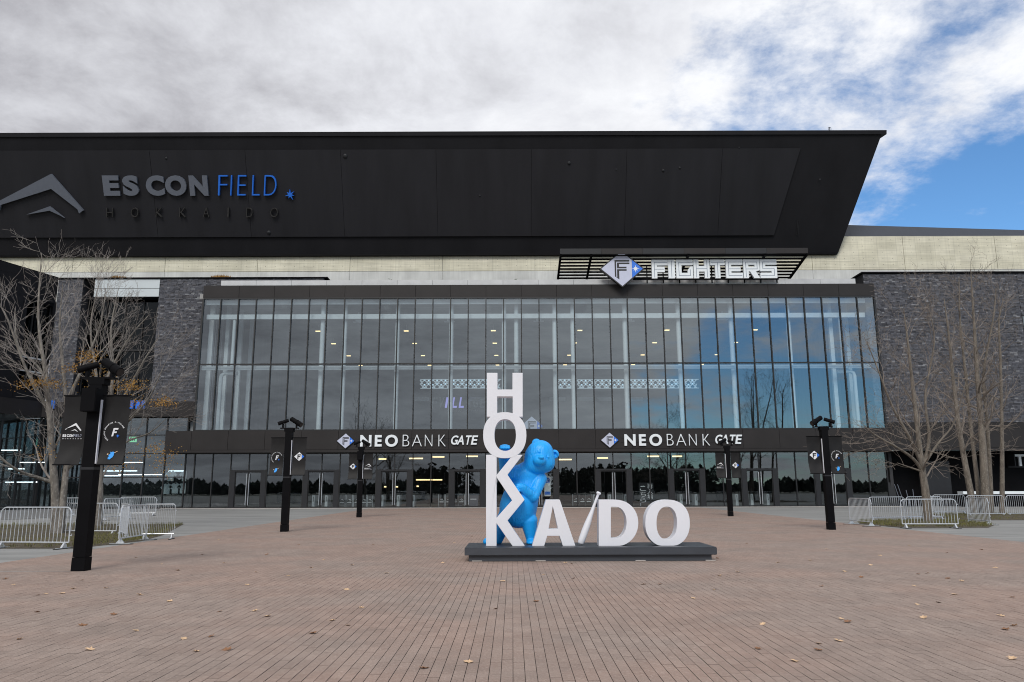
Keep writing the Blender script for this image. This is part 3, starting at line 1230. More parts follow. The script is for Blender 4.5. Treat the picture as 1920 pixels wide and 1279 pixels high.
for i in range(NP + 1):
    x = GX0 + PP * i
    near = min(door_c, key=lambda c: abs(c - x))
    d = x - near
    z0 = 3.06 if abs(d) < 0.1 else 0.112
    g = MB()
    g.box(x - .035, x + .035, YD - .08, YD + .1, z0, 4.318)
    g.build('mullion', M['mullion'], eg)
for i in range(NP):
    x = GX0 + PP * i
    m_ = x + PP / 2
    isdoor = min(abs(m_ - c) for c in door_c) < PP
    if isdoor:
        pane(eg, x + .036, x + PP - .036, 3.06, 4.318, YD, M['glass_low'])
    else:
        pane(eg, x + .036, x + PP - .036, 0.112, 4.318, YD, M['glass_low'])
for c in door_c:
    g = MB()
    g.box(c - PP + .04, c + PP - .04, YD - .12, YD + .15, 2.92, 3.055)
    ds = g.build('door_frame', M['jamb'], eg)
    for s in (-1, 1):
        g = MB()
        a, b = sorted((c + s * (PP - .04), c + s * (PP - .42)))
        g.box(a, b, YD - .12, YD + .15, 0.0, 2.918)
        g.build('jamb', M['jamb'], ds)
        a, b = sorted((c + s * .012, c + s * (PP - .425)))
        g = MB()
        fr = 0.05
        g.box(a, a + fr, YD - .03, YD + .03, 0.02, 2.915)
        g.box(b - fr, b, YD - .03, YD + .03, 0.02, 2.915)
        g.box(a + fr, b - fr, YD - .03, YD + .03, 0.02, 0.14)
        g.box(a + fr, b - fr, YD - .03, YD + .03, 2.84, 2.915)
        dl = g.build('door', M['mullion'], ds)
        pane(dl, a + fr, b - fr, 0.14, 2.84, YD, M['glass_low'], tilt=0.004)
        g = MB()
        hx = c + s * 0.10
        g.tube([(hx, YD - .14, 0.25), (hx, YD - .14, 2.75)], 0.024, 6)
        for z in (0.5, 2.5):
            g.tube([(hx, YD - .14, z), (hx, YD - .02, z)], 0.015, 5)
        g.build('handle', M['steel'], dl)
pane(eg, -26.46, GX0 - .04, 0.112, 4.318, YD, M['glass_low'])
g = MB()
g.box(-26.55, -26.46, YD - .08, YD + .1, 0.112, 4.318)
g.build('mullion', M['mullion'], eg)

# --- hall interior
g = MB()
g.box(-26.2, 30.9, 63.3, 65.2, 4.45, 6.1)
g.build('edge_slab', M['inner_grey'], ST)
g = MB()
g.quad((-26.4, 63.1, 0.012), (31, 63.1, 0.012), (31, 98, 0.012), (-26.4, 98, 0.012))
g.build('hall_floor', M['inner_floor'], ST)
g = MB()
g.box(-26.3, 31, 62.9, 98, 17.3, 17.7)
hc = g.build('hall_ceiling', M['inner_ceil'], ST)
for k in range(9):
    g = MB()
    y = 67.2 + 3.5 * k
    g.box(-26.2, 30.9, y, y + 0.25, 16.95, 17.298)
    g.build('ceiling_beam', M['inner_ceil'], hc)
for k in range(6):
    g = MB()
    x = CX - 21.5 + k * 8.6
    g.box(x - .2, x + .2, 63.2, 97, 16.6, 16.948)
    g.build('ceiling_girder', M['inner_ceil'], hc)
g = MB()
g.box(-26.3, 31, 97, 97.4, 0, 17.3)
g.build('hall_back_wall', M['inner_grey'], ST)
for x in (-26.3, 31.0):
    g = MB()
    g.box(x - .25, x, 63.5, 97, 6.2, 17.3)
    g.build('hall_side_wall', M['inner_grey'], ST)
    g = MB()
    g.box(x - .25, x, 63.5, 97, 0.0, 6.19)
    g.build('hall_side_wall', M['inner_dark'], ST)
g = MB()
g.box(-26.2, 30.9, 88, 97, 8.1, 8.9)
g.build('gallery_floor', M['inner_grey'], ST)
g = MB()
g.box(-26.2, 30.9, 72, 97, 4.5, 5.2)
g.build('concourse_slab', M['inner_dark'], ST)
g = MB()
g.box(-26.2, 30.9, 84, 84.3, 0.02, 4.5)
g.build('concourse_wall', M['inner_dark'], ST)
# white frame just behind the glass
g = MB()
g.box(GX0 + .1, GX1 - .1, 63.0, 63.35, 15.55, 15.95)
g.build('frame_beam', M['inner_white'], ST)
g = MB()
g.box(GX0 + .1, GX1 - .1, 62.75, 62.95, 11.2, 11.5)
g.build('frame_beam', M['inner_white'], ST)
g = MB()
g.box(GX0 + .1, GX1 - .1, 62.75, 62.95, 16.75, 17.1)
g.build('frame_beam', M['inner_white'], ST)
for u in (604, 646, 745, 846, 945, 968, 1040, 1074, 1172, 1273, 1372, 1480):
    x = at(u, 640, 63.5).x
    g = MB()
    g.tube([(x, 63.5, 6.15), (x, 63.5, 17.28)], 0.19, 12)
    g.build('column', M['inner_white'], ST, smooth=True, auto=40)
for sgn, us in ((1, (395, 425, 450, 470)), (-1, (1560, 1590, 1612, 1630))):
    for i, u in enumerate(us):
        x = at(u, 640, 64 + i * 1.5).x
        g = MB()
        g.box(x - .16, x + .16, 64 + i * 1.5, 64.3 + i * 1.5, 6.15, 17.28)
        g.build('fin_column', M['inner_white'], ST)
for u, s in ((412, 1), (1605, -1)):
    x = at(u, 740, 63.15).x
    g = MB()
    g.tube([(x, 63.15, 6.15), (x, 63.15, 10.6), (x + .07 * s, 63.15, 10.85), (x + .3 * s, 63.15, 10.98), (x + 1.3 * s, 63.4, 11.0)], 0.16, 10)
    g.build('drain_pipe', M['inner_white'], ST, smooth=True, auto=50)
    x = at(440 if s > 0 else 1575, 600, 63.15).x
    g = MB()
    g.tube([(x, 63.2, 11.6), (x, 63.2, 15.7)], 0.14, 10)
    g.build('drain_pipe', M['inner_white'], ST, smooth=True, auto=50)
# pale lattice balustrade at the back
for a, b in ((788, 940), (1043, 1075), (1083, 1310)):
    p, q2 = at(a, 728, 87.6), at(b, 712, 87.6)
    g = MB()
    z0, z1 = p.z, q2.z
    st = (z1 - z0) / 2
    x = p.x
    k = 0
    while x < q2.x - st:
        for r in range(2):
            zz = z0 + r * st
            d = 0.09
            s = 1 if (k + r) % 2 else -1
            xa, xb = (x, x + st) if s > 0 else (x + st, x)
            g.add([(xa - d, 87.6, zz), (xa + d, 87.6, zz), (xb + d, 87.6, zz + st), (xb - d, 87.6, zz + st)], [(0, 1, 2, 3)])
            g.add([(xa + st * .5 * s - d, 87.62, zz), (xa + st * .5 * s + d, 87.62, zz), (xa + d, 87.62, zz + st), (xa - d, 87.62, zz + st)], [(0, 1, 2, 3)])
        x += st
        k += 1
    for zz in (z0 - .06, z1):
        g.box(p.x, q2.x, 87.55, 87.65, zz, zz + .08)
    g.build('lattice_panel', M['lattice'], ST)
for a, b in ((1030, 1060), (1083, 1112), (1120, 1151), (1175, 1205), (778, 805), (880, 908)):
    p, q2 = at(a, 752, 88), at(b, 745, 88)
    g = MB()
    g.box(p.x, q2.x, 87.8, 88.0, p.z, q2.z)
    g.build('gallery_panel', M['inner_white'], ST)

# ceiling lamps
cl = 0
for k, u in enumerate((597, 762, 925, 1087, 1250, 1415)):
    x0_ = at(u, 605, 72).x
    for r, Y in enumerate((72, 78.5, 86, 93)):
        t = thing('ceiling_lamp', (x0_, Y, 16.9), 'small warm ceiling lamp lit inside the glass hall', 'lamp', 'ceiling lamps in the glass hall')
        g = MB()
        g.box(x0_ - .22, x0_ + .22, Y - .1, Y + .1, 16.30, 16.36)
        g.build('lit_panel', M['lamp'], t)
        g = MB()
        g.box(x0_ - .25, x0_ + .25, Y - .13, Y + .13, 16.365, 16.45)
        g.tube([(x0_, Y, 16.45), (x0_, Y, 16.94)], 0.02, 5)
        g.build('housing', M['inner_white'], t)
for k, (u, v) in enumerate(((672, 598), (843, 597), (1010, 596), (1180, 596), (1355, 593))):
    p = at(u, v, 65)
    t = thing('hall_speaker', (p.x, 65, p.z), 'pale loudspeaker hung under the hall ceiling behind the glass', 'speaker', 'loudspeakers under the hall ceiling')
    g = MB()
    g.box(p.x - .22, p.x + .22, 64.9, 65.2, p.z - .25, p.z + .25)
    g.build('cabinet', M['inner_white'], t)
    g = MB()
    g.box(p.x - .06, p.x + .06, 65.0, 65.1, p.z + .25, 16.58)
    g.box(p.x - .45, p.x + .45, 64.95, 65.15, p.z - .33, p.z - .26)
    g.build('bracket', M['inner_white'], t)
# concourse lamps seen through the doors
for k, (u, v, w, Y) in enumerate(((780, 861, 26, 70), (822, 858, 22, 71), (795, 901, 30, 76), (820, 901, 18, 76), (885, 857, 22, 70), (1060, 863, 24, 71), (1000, 866, 16, 72), (1130, 860, 20, 72), (717, 862, 14, 71), (1225, 857, 22, 70), (1270, 857, 18, 70), (722, 914, 4, 74), (744, 914, 4, 74), (783, 913, 4, 74))):
    a, b = at(u - w / 2, v, Y), at(u + w / 2, v, Y)
    t = thing('concourse_lamp', ((a.x + b.x) / 2, Y, a.z), 'glowing lamp on the dark concourse behind the entrance doors', 'lamp', 'lamps on the concourse behind the doors')
    g = MB()
    g.box(a.x, b.x, Y, Y + .1, a.z, a.z + 0.12)
    g.build('lit_panel', M['lamp'], t)
    g = MB()
    g.box(a.x - .02, b.x + .02, Y - .02, Y + .12, a.z + 0.125, a.z + .2)
    g.build('housing', M['inner_dark'], t)

# LED lettering at the back of the hall
pl = facade(86.5)
t = thing('led_sign', (at(860, 755, 86.5).x, 86.5, 8), 'violet lit lettering high at the back of the hall', 'sign')
xa, za = pl.loc(808, 765)
xb, zb2 = pl.loc(912, 745)
word = 'FVILLAGE'
for i, ch in enumerate(word):
    w = (xb - xa) / len(word)
    off = {'F': 0.022, 'V': 0.022, 'I': 0.022, 'L': 0.022, 'A': 0.022, 'G': 0.022, 'E': 0.022}[ch]
    g = MB()
    x = xa + i * w
    ww = w * (0.3 if ch == 'I' else 0.72)
    g.glyph(pl, ch, off, x, x + ww, za, zb2, 0, 0.08, 0.15)
    g.build('letter', M['led_violet'] if ch in 'IL' else M['inner_white'], t)
xa, za = pl.loc(838, 772)
xb, zb2 = pl.loc(898, 767)
word = 'HOKKAIDO BALLPARK'
for i, ch in enumerate(word):
    if ch == ' ':
        continue
    w = (xb - xa) / len(word)
    g = MB()
    g.glyph(pl, ch, 0.0, xa + i * w, xa + i * w + w * (0.2 if ch == 'I' else .75), za, zb2, 0, 0.05)
    g.build('letter', M['inner_white'], t)


# ================================================================== signs
def star(cx, cy, r, k=8, inner=0.32, rot=0.0):
    pts = []
    for i in range(2 * k):
        a = rot + math.pi * i / k + math.pi / 2
        rr = r if i % 2 == 0 else r * inner
        if i % 4 == 2:
            rr *= 0.72
        pts.append((cx + rr * math.cos(a), cy + rr * math.sin(a)))
    return pts


def emblem(pl, cx, cy, s, parent, h=0.0, d=0.12, frame=True, small=False):
    """white diamond with a black F and a blue right corner carrying a white star"""
    P = lambda pts: [(cx + x * s, cy + y * s) for x, y in pts]
    W = 1.17
    xb = 0.56
    yb = 1 - xb / W
    if frame:
        g = MB()
        g.prism(pl, [P([(0, -1.08), (W * 1.08, 0), (0, 1.08), (-W * 1.08, 0)])], h, h + d)
        fr_ = g.build('emblem', M['ink'], parent)
    else:
        fr_ = parent
        d = 0.0
    e = 0.004
    g = MB()
    g.prism(pl, [P([(0, -1), (xb, -yb), (xb, yb), (0, 1), (-W, 0)])], h + d + .001, h + d + e)
    fo = g.build('emblem_face', M['emblem'] if not small else M['banner_white'], fr_)
    g = MB()
    g.prism(pl, [P([(xb + .01, -yb), (W, 0), (xb + .01, yb)])], h + d + .001, h + d + e)
    g.build('emblem_corner', M['sign_blue'], fr_)
    g = MB()
    F_ = [(-.41, .51), (-.41, -.45), (-.16, -.62), (-.16, -.12), (.26, -.12), (.26, .12), (-.16, .12), (-.16, .27), (.43, .27), (.43, .51)]
    g.prism(pl, [P(F_)], h + d + e + .001, h + d + 2 * e)
    g.build('emblem_letter', M['ink'], fr_)
    g = MB()
    for a, b, c, dd in ((-.325, .41, .43, .365), (-.325, .02, .26, -.025), (-.325, .362, -.28, -.5)):
        x0, x1 = sorted((a, c))
        y0, y1 = sorted((b, dd))
        if x1 - x0 < .1:
            g.prism(pl, [P([(x0, y0), (x1, y0), (x1, .36), (x0, .36)])], h + d + 2 * e + .001, h + d + 2.6 * e)
        else:
            xs_ = x0 if b > .3 else x0 + .05
            g.prism(pl, [P([(xs_, y0), (x1, y0), (x1, y1), (xs_, y1)])], h + d + 2 * e + .001, h + d + 2.6 * e)
    g.build('emblem_inline', M['emblem'], fr_)
    g = MB()
    g.prism(pl, [P(star(.77, 0, .23 if not small else .26))], h + d + e + .001, h + d + 2 * e)
    g.build('emblem_star', M['sign_white'], fr_)
    return fr_


# NEO BANK GATE, twice
BP = facade(YB)
for du, w in ((0.0, 'white lettering on the dark band left of the monument, over the left doors'), (494.3, 'white lettering on the dark band right of the monument, over the right doors')):
    a = at(765 + du, 838, YB)
    t = thing('gate_sign', (a.x, YB, a.z), w, 'sign')
    cx, cy = BP.loc(648.6 + du, 827 - du * .003)
    s = 14.0 * 62 / 1475
    emblem(BP, cx, cy, s, t, 0.02, 0.10)
    dv = -du * .003
    rail = MB()
    for v in (822.5, 830.5):
        x0_, z_ = BP.loc(670 + du, v + dv)
        x1_, _ = BP.loc(898 + du, v + dv)
        rail.box(x0_, x1_, YB - .03, YB - .006, z_ - .015, z_ + .015)
    rail.build('rail', M['jamb'], t)
    for ch, off, u0, u1, v0, v1, sh in (
            ('N', .034, 676, 697, 816, 837.5, 0), ('E', .034, 703.3, 716.3, 816, 837.5, 0), ('O', .034, 722.6, 746.4, 815.4, 838, 0),
            ('B', -.022, 755.5, 767.8, 815.5, 837, 0), ('A', -.022, 773, 791.3, 815.5, 837, 0), ('N', -.022, 797, 811, 815.5, 837, 0), ('K', -.022, 822.5, 836, 815.5, 837, 0),
            ('G', .022, 844.5, 857, 816.8, 834, .2), ('A', .022, 856.5, 870, 816.8, 834, .2), ('T', .022, 871, 881.5, 816.8, 834, .2), ('E', .022, 883, 893.5, 816.8, 834, .2)):
        z0_, z1_ = BP.loc(u0 + du, v1 + dv)[1], BP.loc(u0 + du, v0 + dv)[1]
        x0_, x1_ = BP.loc(u0 + du, (v0 + v1) / 2 + dv)[0], BP.loc(u1 + du, (v0 + v1) / 2 + dv)[0]
        g = MB()
        g.glyph(BP, ch, off, x0_, x1_, z0_, z1_, 0.035, 0.15, sh)
        g.build('letter', M['sign_white'], t)

# T of the sign in the right recess
TPn = facade(63.9)
x0_, z0_ = TPn.loc(1903, 874)
x1_, z1_ = TPn.loc(1919, 852)
t = thing('recess_sign', ((x0_ + x1_) / 2, 63.9, z0_), 'white letter T on the dark recess at the right edge', 'sign')
g = MB()
g.glyph(TPn, 'T', 0.022 if ('T', 0.022) in GL else 0.0, x0_, x1_, z0_, z1_, 0.0, 0.14)
g.build('letter', M['sign_white'], t)
g = MB()
g.box(x0_ - .1, x0_ - .03, 63.7, 64.78, z0_, z1_)
g.box(x0_ - .1, x1_ + 2, 64.6, 64.78, z0_ - .1, z0_)
g.build('bracket', M['jamb'], t)

# ES CON FIELD lettering on the roof fascia
t = thing('roof_sign', RP.w(-33, 2.5, 0.2), 'large grey and blue stadium name lettering with chevrons on the black roof', 'sign')
Z7 = lambda pts: [RP.loc(x / 3.0, 230 + y / 3.0) for x, y in pts]
g = MB()
g.prism(RP, [Z7([(-22, 457), (302, 288), (482, 492), (458, 510), (450, 487), (302, 372), (20, 462), (14, 492)])], 0.22, 0.42)
g.build('chevron', M['sign_grey'], t)
g = MB()
g.prism(RP, [Z7([(163, 516), (293, 470), (374, 534), (350, 520), (293, 494)])], 0.22, 0.42)
g.build('chevron', M['sign_grey'], t)


def rletter(ch, off, x0, x1, y0, y1, sh, m, nm='letter'):
    ym = 230 + (y0 + y1) / 6
    a, b = RP.loc(x0 / 3, ym)[0], RP.loc(x1 / 3, ym)[0]
    za_, zb_ = RP.loc(x0 / 3, 230 + y1 / 3)[1], RP.loc(x0 / 3, 230 + y0 / 3)[1]
    b -= sh * (zb_ - za_) * .5
    a -= sh * (zb_ - za_) * .5
    g = MB()
    g.glyph(RP, ch, off, a, b, za_, zb_, 0.22, 0.42, sh)
    g.build(nm, m, t)


for ch, x0, x1 in (('E', 592, 683), ('S', 702, 790), ('C', 832, 935), ('O', 940, 1058), ('N', 1075, 1178)):
    rletter(ch, .052, x0, x1, 297, 411, 0, M['sign_grey'])
for ch, x0, x1 in (('F', 1237, 1287), ('I', 1306, 1312), ('E', 1345, 1392), ('L', 1427, 1470), ('D', 1494, 1562)):
    rletter(ch, -.022, x0, x1, 295, 409, .12, M['sign_blue'])
for ch, c in zip('HOKKAIDO', (632, 772, 908, 1040, 1172, 1295, 1414, 1552)):
    w = {'I': 3, 'O': 20}.get(ch, 17)
    rletter(ch, -.022 if ch not in 'KA' else -.022, c - w - 3, c + w - 3, 478, 530, .12, M['sign_dim'])
a = RP.loc(1638 / 3, 230 + 405 / 3)
g = MB()
g.prism(RP, [star(a[0], a[1], 0.50, 7, .3)], 0.22, 0.40)
g.build('star', M['sign_blue'], t)

# FIGHTERS sign with emblem on the hall parapet
FP = facade(61.95)
a = at(1280, 524, 61.95)
t = thing('parapet_sign', (a.x, 61.95, a.z), 'white block lettering with a diamond emblem on the hall parapet', 'sign')
cx, cy = FP.loc(1164.6, 507.2)
sE = 33.0 * 61.9 / 1390
emblem(Plane((0, 61.8, 0), (1, 0, 0), (0, 0, 1)), cx, cy, sE, t, 0.0, 0.35)
V0, V1 = 523.2, 488.4
LT = {  # outlines on a 10 x 10 grid: (outer, holes, inline strokes)
    'F': ([(0, 0), (3.3, 0), (3.3, 3.4), (8.0, 3.4), (8.0, 6.3), (3.3, 6.3), (3.3, 7.0), (10, 7.0), (10, 10), (0, 10)], [], [(1.65, .6, 1.65, 8.5), (1.65, 8.5, 9.4, 8.5), (1.65, 4.9, 7.4, 4.9)]),
    'I': ([(0, 0), (10, 0), (10, 10), (0, 10)], [], [(5, .6, 5, 9.4)]),
    'G': ([(0, 0), (10, 0), (10, 6.4), (8.6, 6.4), (6.9, 4.4), (6.9, 2.9), (3.2, 2.9), (3.2, 7.1), (10, 7.1), (10, 10), (0, 10)], [], [(1.6, 1.5, 1.6, 8.5), (1.6, 8.5, 9.4, 8.5), (1.6, 1.5, 8.4, 1.5), (8.4, 1.5, 8.4, 4.6)]),
    'H': ([(0, 0), (3.2, 0), (3.2, 3.6), (6.8, 3.6), (6.8, 0), (10, 0), (10, 10), (6.8, 10), (6.8, 6.6), (3.2, 6.6), (3.2, 10), (0, 10)], [], [(1.6, .6, 1.6, 9.4), (8.4, .6, 8.4, 9.4), (1.6, 5.1, 8.4, 5.1)]),
    'T': ([(3.3, 0), (6.8, 0), (6.8, 7.0), (10, 7.0), (10, 10), (0, 10), (0, 7.0), (3.3, 7.0)], [], [(5.05, .6, 5.05, 8.4), (.6, 8.5, 9.4, 8.5)]),
    'E': ([(0, 0), (10, 0), (10, 2.8), (3.2, 2.8), (3.2, 3.8), (8.8, 3.8), (8.8, 6.2), (3.2, 6.2), (3.2, 7.2), (10, 7.2), (10, 10), (0, 10)], [], [(1.6, 1.4, 1.6, 8.6), (1.6, 8.6, 9.4, 8.6), (1.6, 5.0, 8.2, 5.0), (1.6, 1.4, 9.4, 1.4)]),
    'R': ([(0, 0), (3.1, 0), (3.1, 3.6), (4.0, 3.6), (6.4, 0), (10, 0), (7.6, 3.6), (10, 4.2), (10, 10), (0, 10)], [[(3.1, 6.1), (7.0, 6.1), (7.0, 7.2), (3.1, 7.2)]], [(1.5, .6, 1.5, 8.6), (1.5, 8.6, 8.5, 8.6), (8.5, 8.6, 8.5, 4.9), (1.5, 4.9, 8.5, 4.9)]),
    'S': ([(0, 0), (10, 0), (10, 6.3), (3.2, 6.3), (3.2, 7.2), (10, 7.2), (10, 10), (0, 10), (0, 3.8), (6.8, 3.8), (6.8, 2.8), (0, 2.8)], [], [(.6, 1.4, 8.4, 1.4), (8.4, 1.4, 8.4, 5.0), (1.6, 5.0, 8.4, 5.0), (1.6, 5.0, 1.6, 8.6), (1.6, 8.6, 9.4, 8.6)]),
}
for ch, a, b in (('F', 612, 765), ('I', 768, 830), ('G', 843, 1000), ('H', 1008, 1158), ('T', 1165, 1302), ('E', 1312, 1470), ('R', 1478, 1630), ('S', 1635, 1793)):
    u0, u1 = 1100 + a / 5.05, 1100 + b / 5.05
    x0_, x1_ = FP.loc(u0, (V0 + V1) / 2)[0], FP.loc(u1, (V0 + V1) / 2)[0]
    z0_, z1_ = FP.loc(1280, V0)[1], FP.loc(1280, V1)[1]
    S_ = lambda x, y: (x0_ + (x1_ - x0_) * x / 10, z0_ + (z1_ - z0_) * y / 10)
    outer, holes, ink = LT[ch]
    g = MB()
    g.prism(FP, [[S_(*p) for p in outer]] + [[S_(*p) for p in h] for h in holes], 0.0, 0.22)
    lo = g.build('letter', M['sign_white'], t)
    g = MB()
    w = 0.022
    for i, (ax_, ay_, bx_, by_) in enumerate(ink):
        p, q2 = S_(ax_, ay_), S_(bx_, by_)
        xl, xh = sorted((p[0], q2[0]))
        yl, yh = sorted((p[1], q2[1]))
        hh = 0.224 + 0.0015 * i
        g.prism(FP, [[(xl - w, yl - w), (xh + w, yl - w), (xh + w, yh + w), (xl - w, yh + w)]], 0.2205, hh)
    g.build('inline', M['inline'], lo)
g = MB()
x0_, z0_ = FP.loc(1215, 522)
x1_, _ = FP.loc(1460, 522)
g.box(x0_ - 1.2, x1_ + .1, 62.2, 62.32, z0_ - .06, z0_ + .06)
g.box(x0_ - 1.2, x1_ + .1, 62.2, 62.32, z0_ + .9, z0_ + 1.0)
for k in range(9):
    x = x0_ + (x1_ - x0_) * k / 8
    g.box(x - .04, x + .04, 62.33, 62.45, z0_ - .3, z0_ + 1.2)
g.build('support_frame', M['black_metal'], t)

# pergola frame over the sign
a, b = at(1050, 476, 61.0), at(1515, 476, 61.0)
zt = at(1280, 466, 61.0).z
zb_ = at(1280, 476, 61.0).z
t = thing('steel_pergola', (a.x, 61, zb_), 'dark steel pergola with long slats above the parapet sign', 'pergola')
n_ = 6
for i in range(n_):
    g = MB()
    w = (b.x - a.x) / n_
    g.box(a.x + i * w + .008, a.x + (i + 1) * w - .008, 60.94, 61.06, zb_, zt)
    g.build('front_beam', M['fascia'] if i % 2 else M['jamb'], t)
SLP = -1.45 / 6.9                    # the canopy falls towards the wall behind it
for i in range(13):
    y = 61.35 + i * 0.56
    g = MB()
    g.obox((a.x + .1, y, zb_ + .05 + SLP * (y - 61.0)), (b.x - a.x - .2, 0, 0), (0, 0.23, 0.23 * SLP), (0, 0, 0.055))
    g.build('slat', M['black_metal'], t)
for x in (a.x + .06, a.x + 2.6, a.x + (b.x - a.x) * .52, a.x + (b.x - a.x) * .83, b.x - .06):
    g = MB()
    g.obox((x - .09, 61.07, zb_ - .12), (.18, 0, 0), (0, 7.9, 7.9 * SLP), (0, 0, .15))
    g.build('rafter', M['black_metal'], t)

# pale diamond emblem modelled just behind the hall glass
t = thing('diamond_emblem', (at(995, 805, 63.1).x, 63.1, 6.3), 'pale diamond emblem behind the glass right of the tall H', 'emblem')
pl = facade(63.1)
cx, cy = pl.loc(997, 799)
emblem(pl, cx, cy, 0.78, t, 0.0, 0.05)

# ================================================================== things behind the entrance doors
for k, u in enumerate((590, 614, 718, 748, 776, 1114, 1142, 1172, 1275, 1303, 1379, 1407, 1437)):
    p = at(u, 930, 65.4)
    t = thing('ticket_gate', (p.x, 65.4, 0), 'slim pale ticket gate standing behind the entrance glass', 'ticket gate', 'ticket gates behind the doors')
    g = MB()
    g.box(p.x - .11, p.x + .11, 65.0, 66.2, .014, 1.02)
    g.build('cabinet', M['inner_white'], t)
    g = MB()
    g.box(p.x - .13, p.x + .13, 64.96, 66.24, 1.022, 1.09)
    g.box(p.x - .03, p.x + .03, 64.99, 64.998, .5, .9)
    g.build('reader', M['ink'], t)


def chev(pl, cx, cy, s, h0, h1, g):
    P = lambda pts: [(cx + x * s, cy + y * s) for x, y in pts]
    g.prism(pl, [P([(-1.0, -.22), (.25, .55), (1.0, -.35), (.86, -.42), (.23, .24), (-.82, -.14), (-.88, -.28)])], h0, h1)
    g.prism(pl, [P([(-.3, -.45), (.2, -.20), (.6, -.52), (.45, -.48), (.2, -.33)])], h0, h1)


pl = facade(64.3)
for k, u in enumerate((641, 655, 669, 683, 693, 828, 841, 853, 865, 1080, 1092, 1104)):
    p = at(u, 940, 64.3)
    t = thing('queue_panel', (p.x, 64.3, 0), 'low black queue panel with white chevron behind the entrance glass', 'queue panel', 'queue panels behind the doors')
    g = MB()
    g.box(p.x - .24, p.x + .24, 64.3, 64.34, .25, 1.02)
    g.build('board', M['jamb'], t)
    g = MB()
    chev(pl, p.x, .62, .17, .003, .008, g)
    g.box(p.x - .17, p.x + .17, 64.292, 64.297, .42, .48)
    g.build('print', M['banner_white'], t)
    g = MB()
    for s in (-.26, .26):
        g.box(p.x + s - .015, p.x + s + .015, 64.29, 64.35, .014, 1.05)
    g.build('frame', M['steel'], t)
for u, w in ((858, 'left'), (888, 'right')):
    p = at(u, 930, 64.6)
    t = thing('waste_bin', (p.x, 64.6, 0), 'grey waste bin behind the doors just left of the monument, the ' + w + ' one of two', 'bin')
    g = MB()
    g.add([(p.x - .34, 64.4, .014), (p.x + .34, 64.4, .014), (p.x + .34, 65.0, .014), (p.x - .34, 65.0, .014), (p.x - .42, 64.3, 1.0), (p.x + .42, 64.3, 1.0), (p.x + .42, 65.1, 1.0), (p.x - .42, 65.1, 1.0)],
          [(3, 2, 1, 0), (4, 5, 6, 7), (0, 1, 5, 4), (1, 2, 6, 5), (2, 3, 7, 6), (3, 0, 4, 7)])
    g.build('bucket', M['sign_grey'], t)
    g = MB()
    g.box(p.x - .46, p.x + .46, 64.26, 65.14, 1.003, 1.10)
    g.build('lid', M['sign_grey'], t)
    g = MB()
    g.box(p.x - .25, p.x + .25, 64.30, 64.328, .62, .70)
    g.build('label_strip', M['banner_white'], t)
# poster stand by the door behind the bear
p, q2 = at(1020, 930, 64.0), at(1033, 893, 64.0)
t = thing('poster_stand', ((p.x + q2.x) / 2, 64, 0), 'pale blue poster stand by the doors right of the bear', 'poster stand')
g = MB()
g.box(p.x, q2.x, 64.0, 64.05, p.z, q2.z)
g.build('poster', M['sign_white'], t)
g = MB()
g.box(p.x + .1, q2.x - .1, 63.99, 63.997, q2.z - .55, q2.z - .12)
g.box(p.x + .06, q2.x - .06, 63.99, 63.997, p.z + .1, p.z + .35)
g.build('print', M['sign_blue'], t)
g = MB()
for x in (p.x, q2.x):
    g.box(x - .03, x + .03, 63.98, 64.07, .014, q2.z + .02)
g.build('frame', M['ink'], t)
# notice board with Japanese writing
pl = facade(63.95)
p, q2 = at(1199, 945, 63.95), at(1225, 905, 63.95)
t = thing('notice_board', ((p.x + q2.x) / 2, 64, 0), 'dark notice board with white Japanese writing behind the right doors', 'notice board')
g = MB()
g.box(p.x, q2.x, 63.96, 64.0, .35, q2.z)
g.build('board', M['jamb'], t)
for i, ch in enumerate('再入場'):
    g = MB()
    z1_ = q2.z - .10 - i * .42
    g.glyph(pl, ch, 0.0, (p.x + q2.x) / 2 + .08, q2.x - .08, z1_ - .38, z1_, .002, .012)
    g.build('writing', M['banner_white'], t)
for i, ch in enumerate('こちら'):
    g = MB()
    z1_ = q2.z - .28 - i * .46
    g.glyph(pl, ch, 0.0, p.x + .08, (p.x + q2.x) / 2 - .04, z1_ - .38, z1_, .002, .012)
    g.build('writing', M['banner_white'], t)
g = MB()
for x in (p.x + .1, q2.x - .1):
    g.box(x - .03, x + .03, 64.01, 64.05, .014, 1.2)
g.build('stand', M['steel'], t)

# blue shop sign and green exit sign behind the left tree
p, q2 = at(218, 767, 62.2), at(268, 749, 62.2)
t = thing('shop_sign', ((p.x + q2.x) / 2, 62.2, p.z), 'bright blue sign panel on the dark band behind the left tree', 'sign')
g = MB()
for k, (u0, u1) in enumerate(((88, 102), (241, 250), (253, 262), (264, 271))):
    a, b = at(u0, 766, 62.2), at(u1, 751, 62.2)
    g = MB()
    g.box(a.x, b.x, 62.25, 62.42, a.z, b.z)
    g.build('letter_block', M['sign_blue'], t)
p, q2 = at(241, 829, 65.5), at(256, 819, 65.5)
t = thing('exit_sign', ((p.x + q2.x) / 2, 65.5, p.z), 'small glowing green exit sign inside the left shop', 'exit sign')
g = MB()
g.box(p.x, q2.x, 65.5, 65.6, p.z, q2.z)
g.build('lit_face', M['exit_green'], t)
g = MB()
m_ = (p.z + q2.z) / 2
for dx in (.12, .3, .46):
    g.box(p.x + dx, p.x + dx + .08, 65.49, 65.497, p.z + .08, q2.z - .08)
g.build('pictogram', M['sign_white'], t)

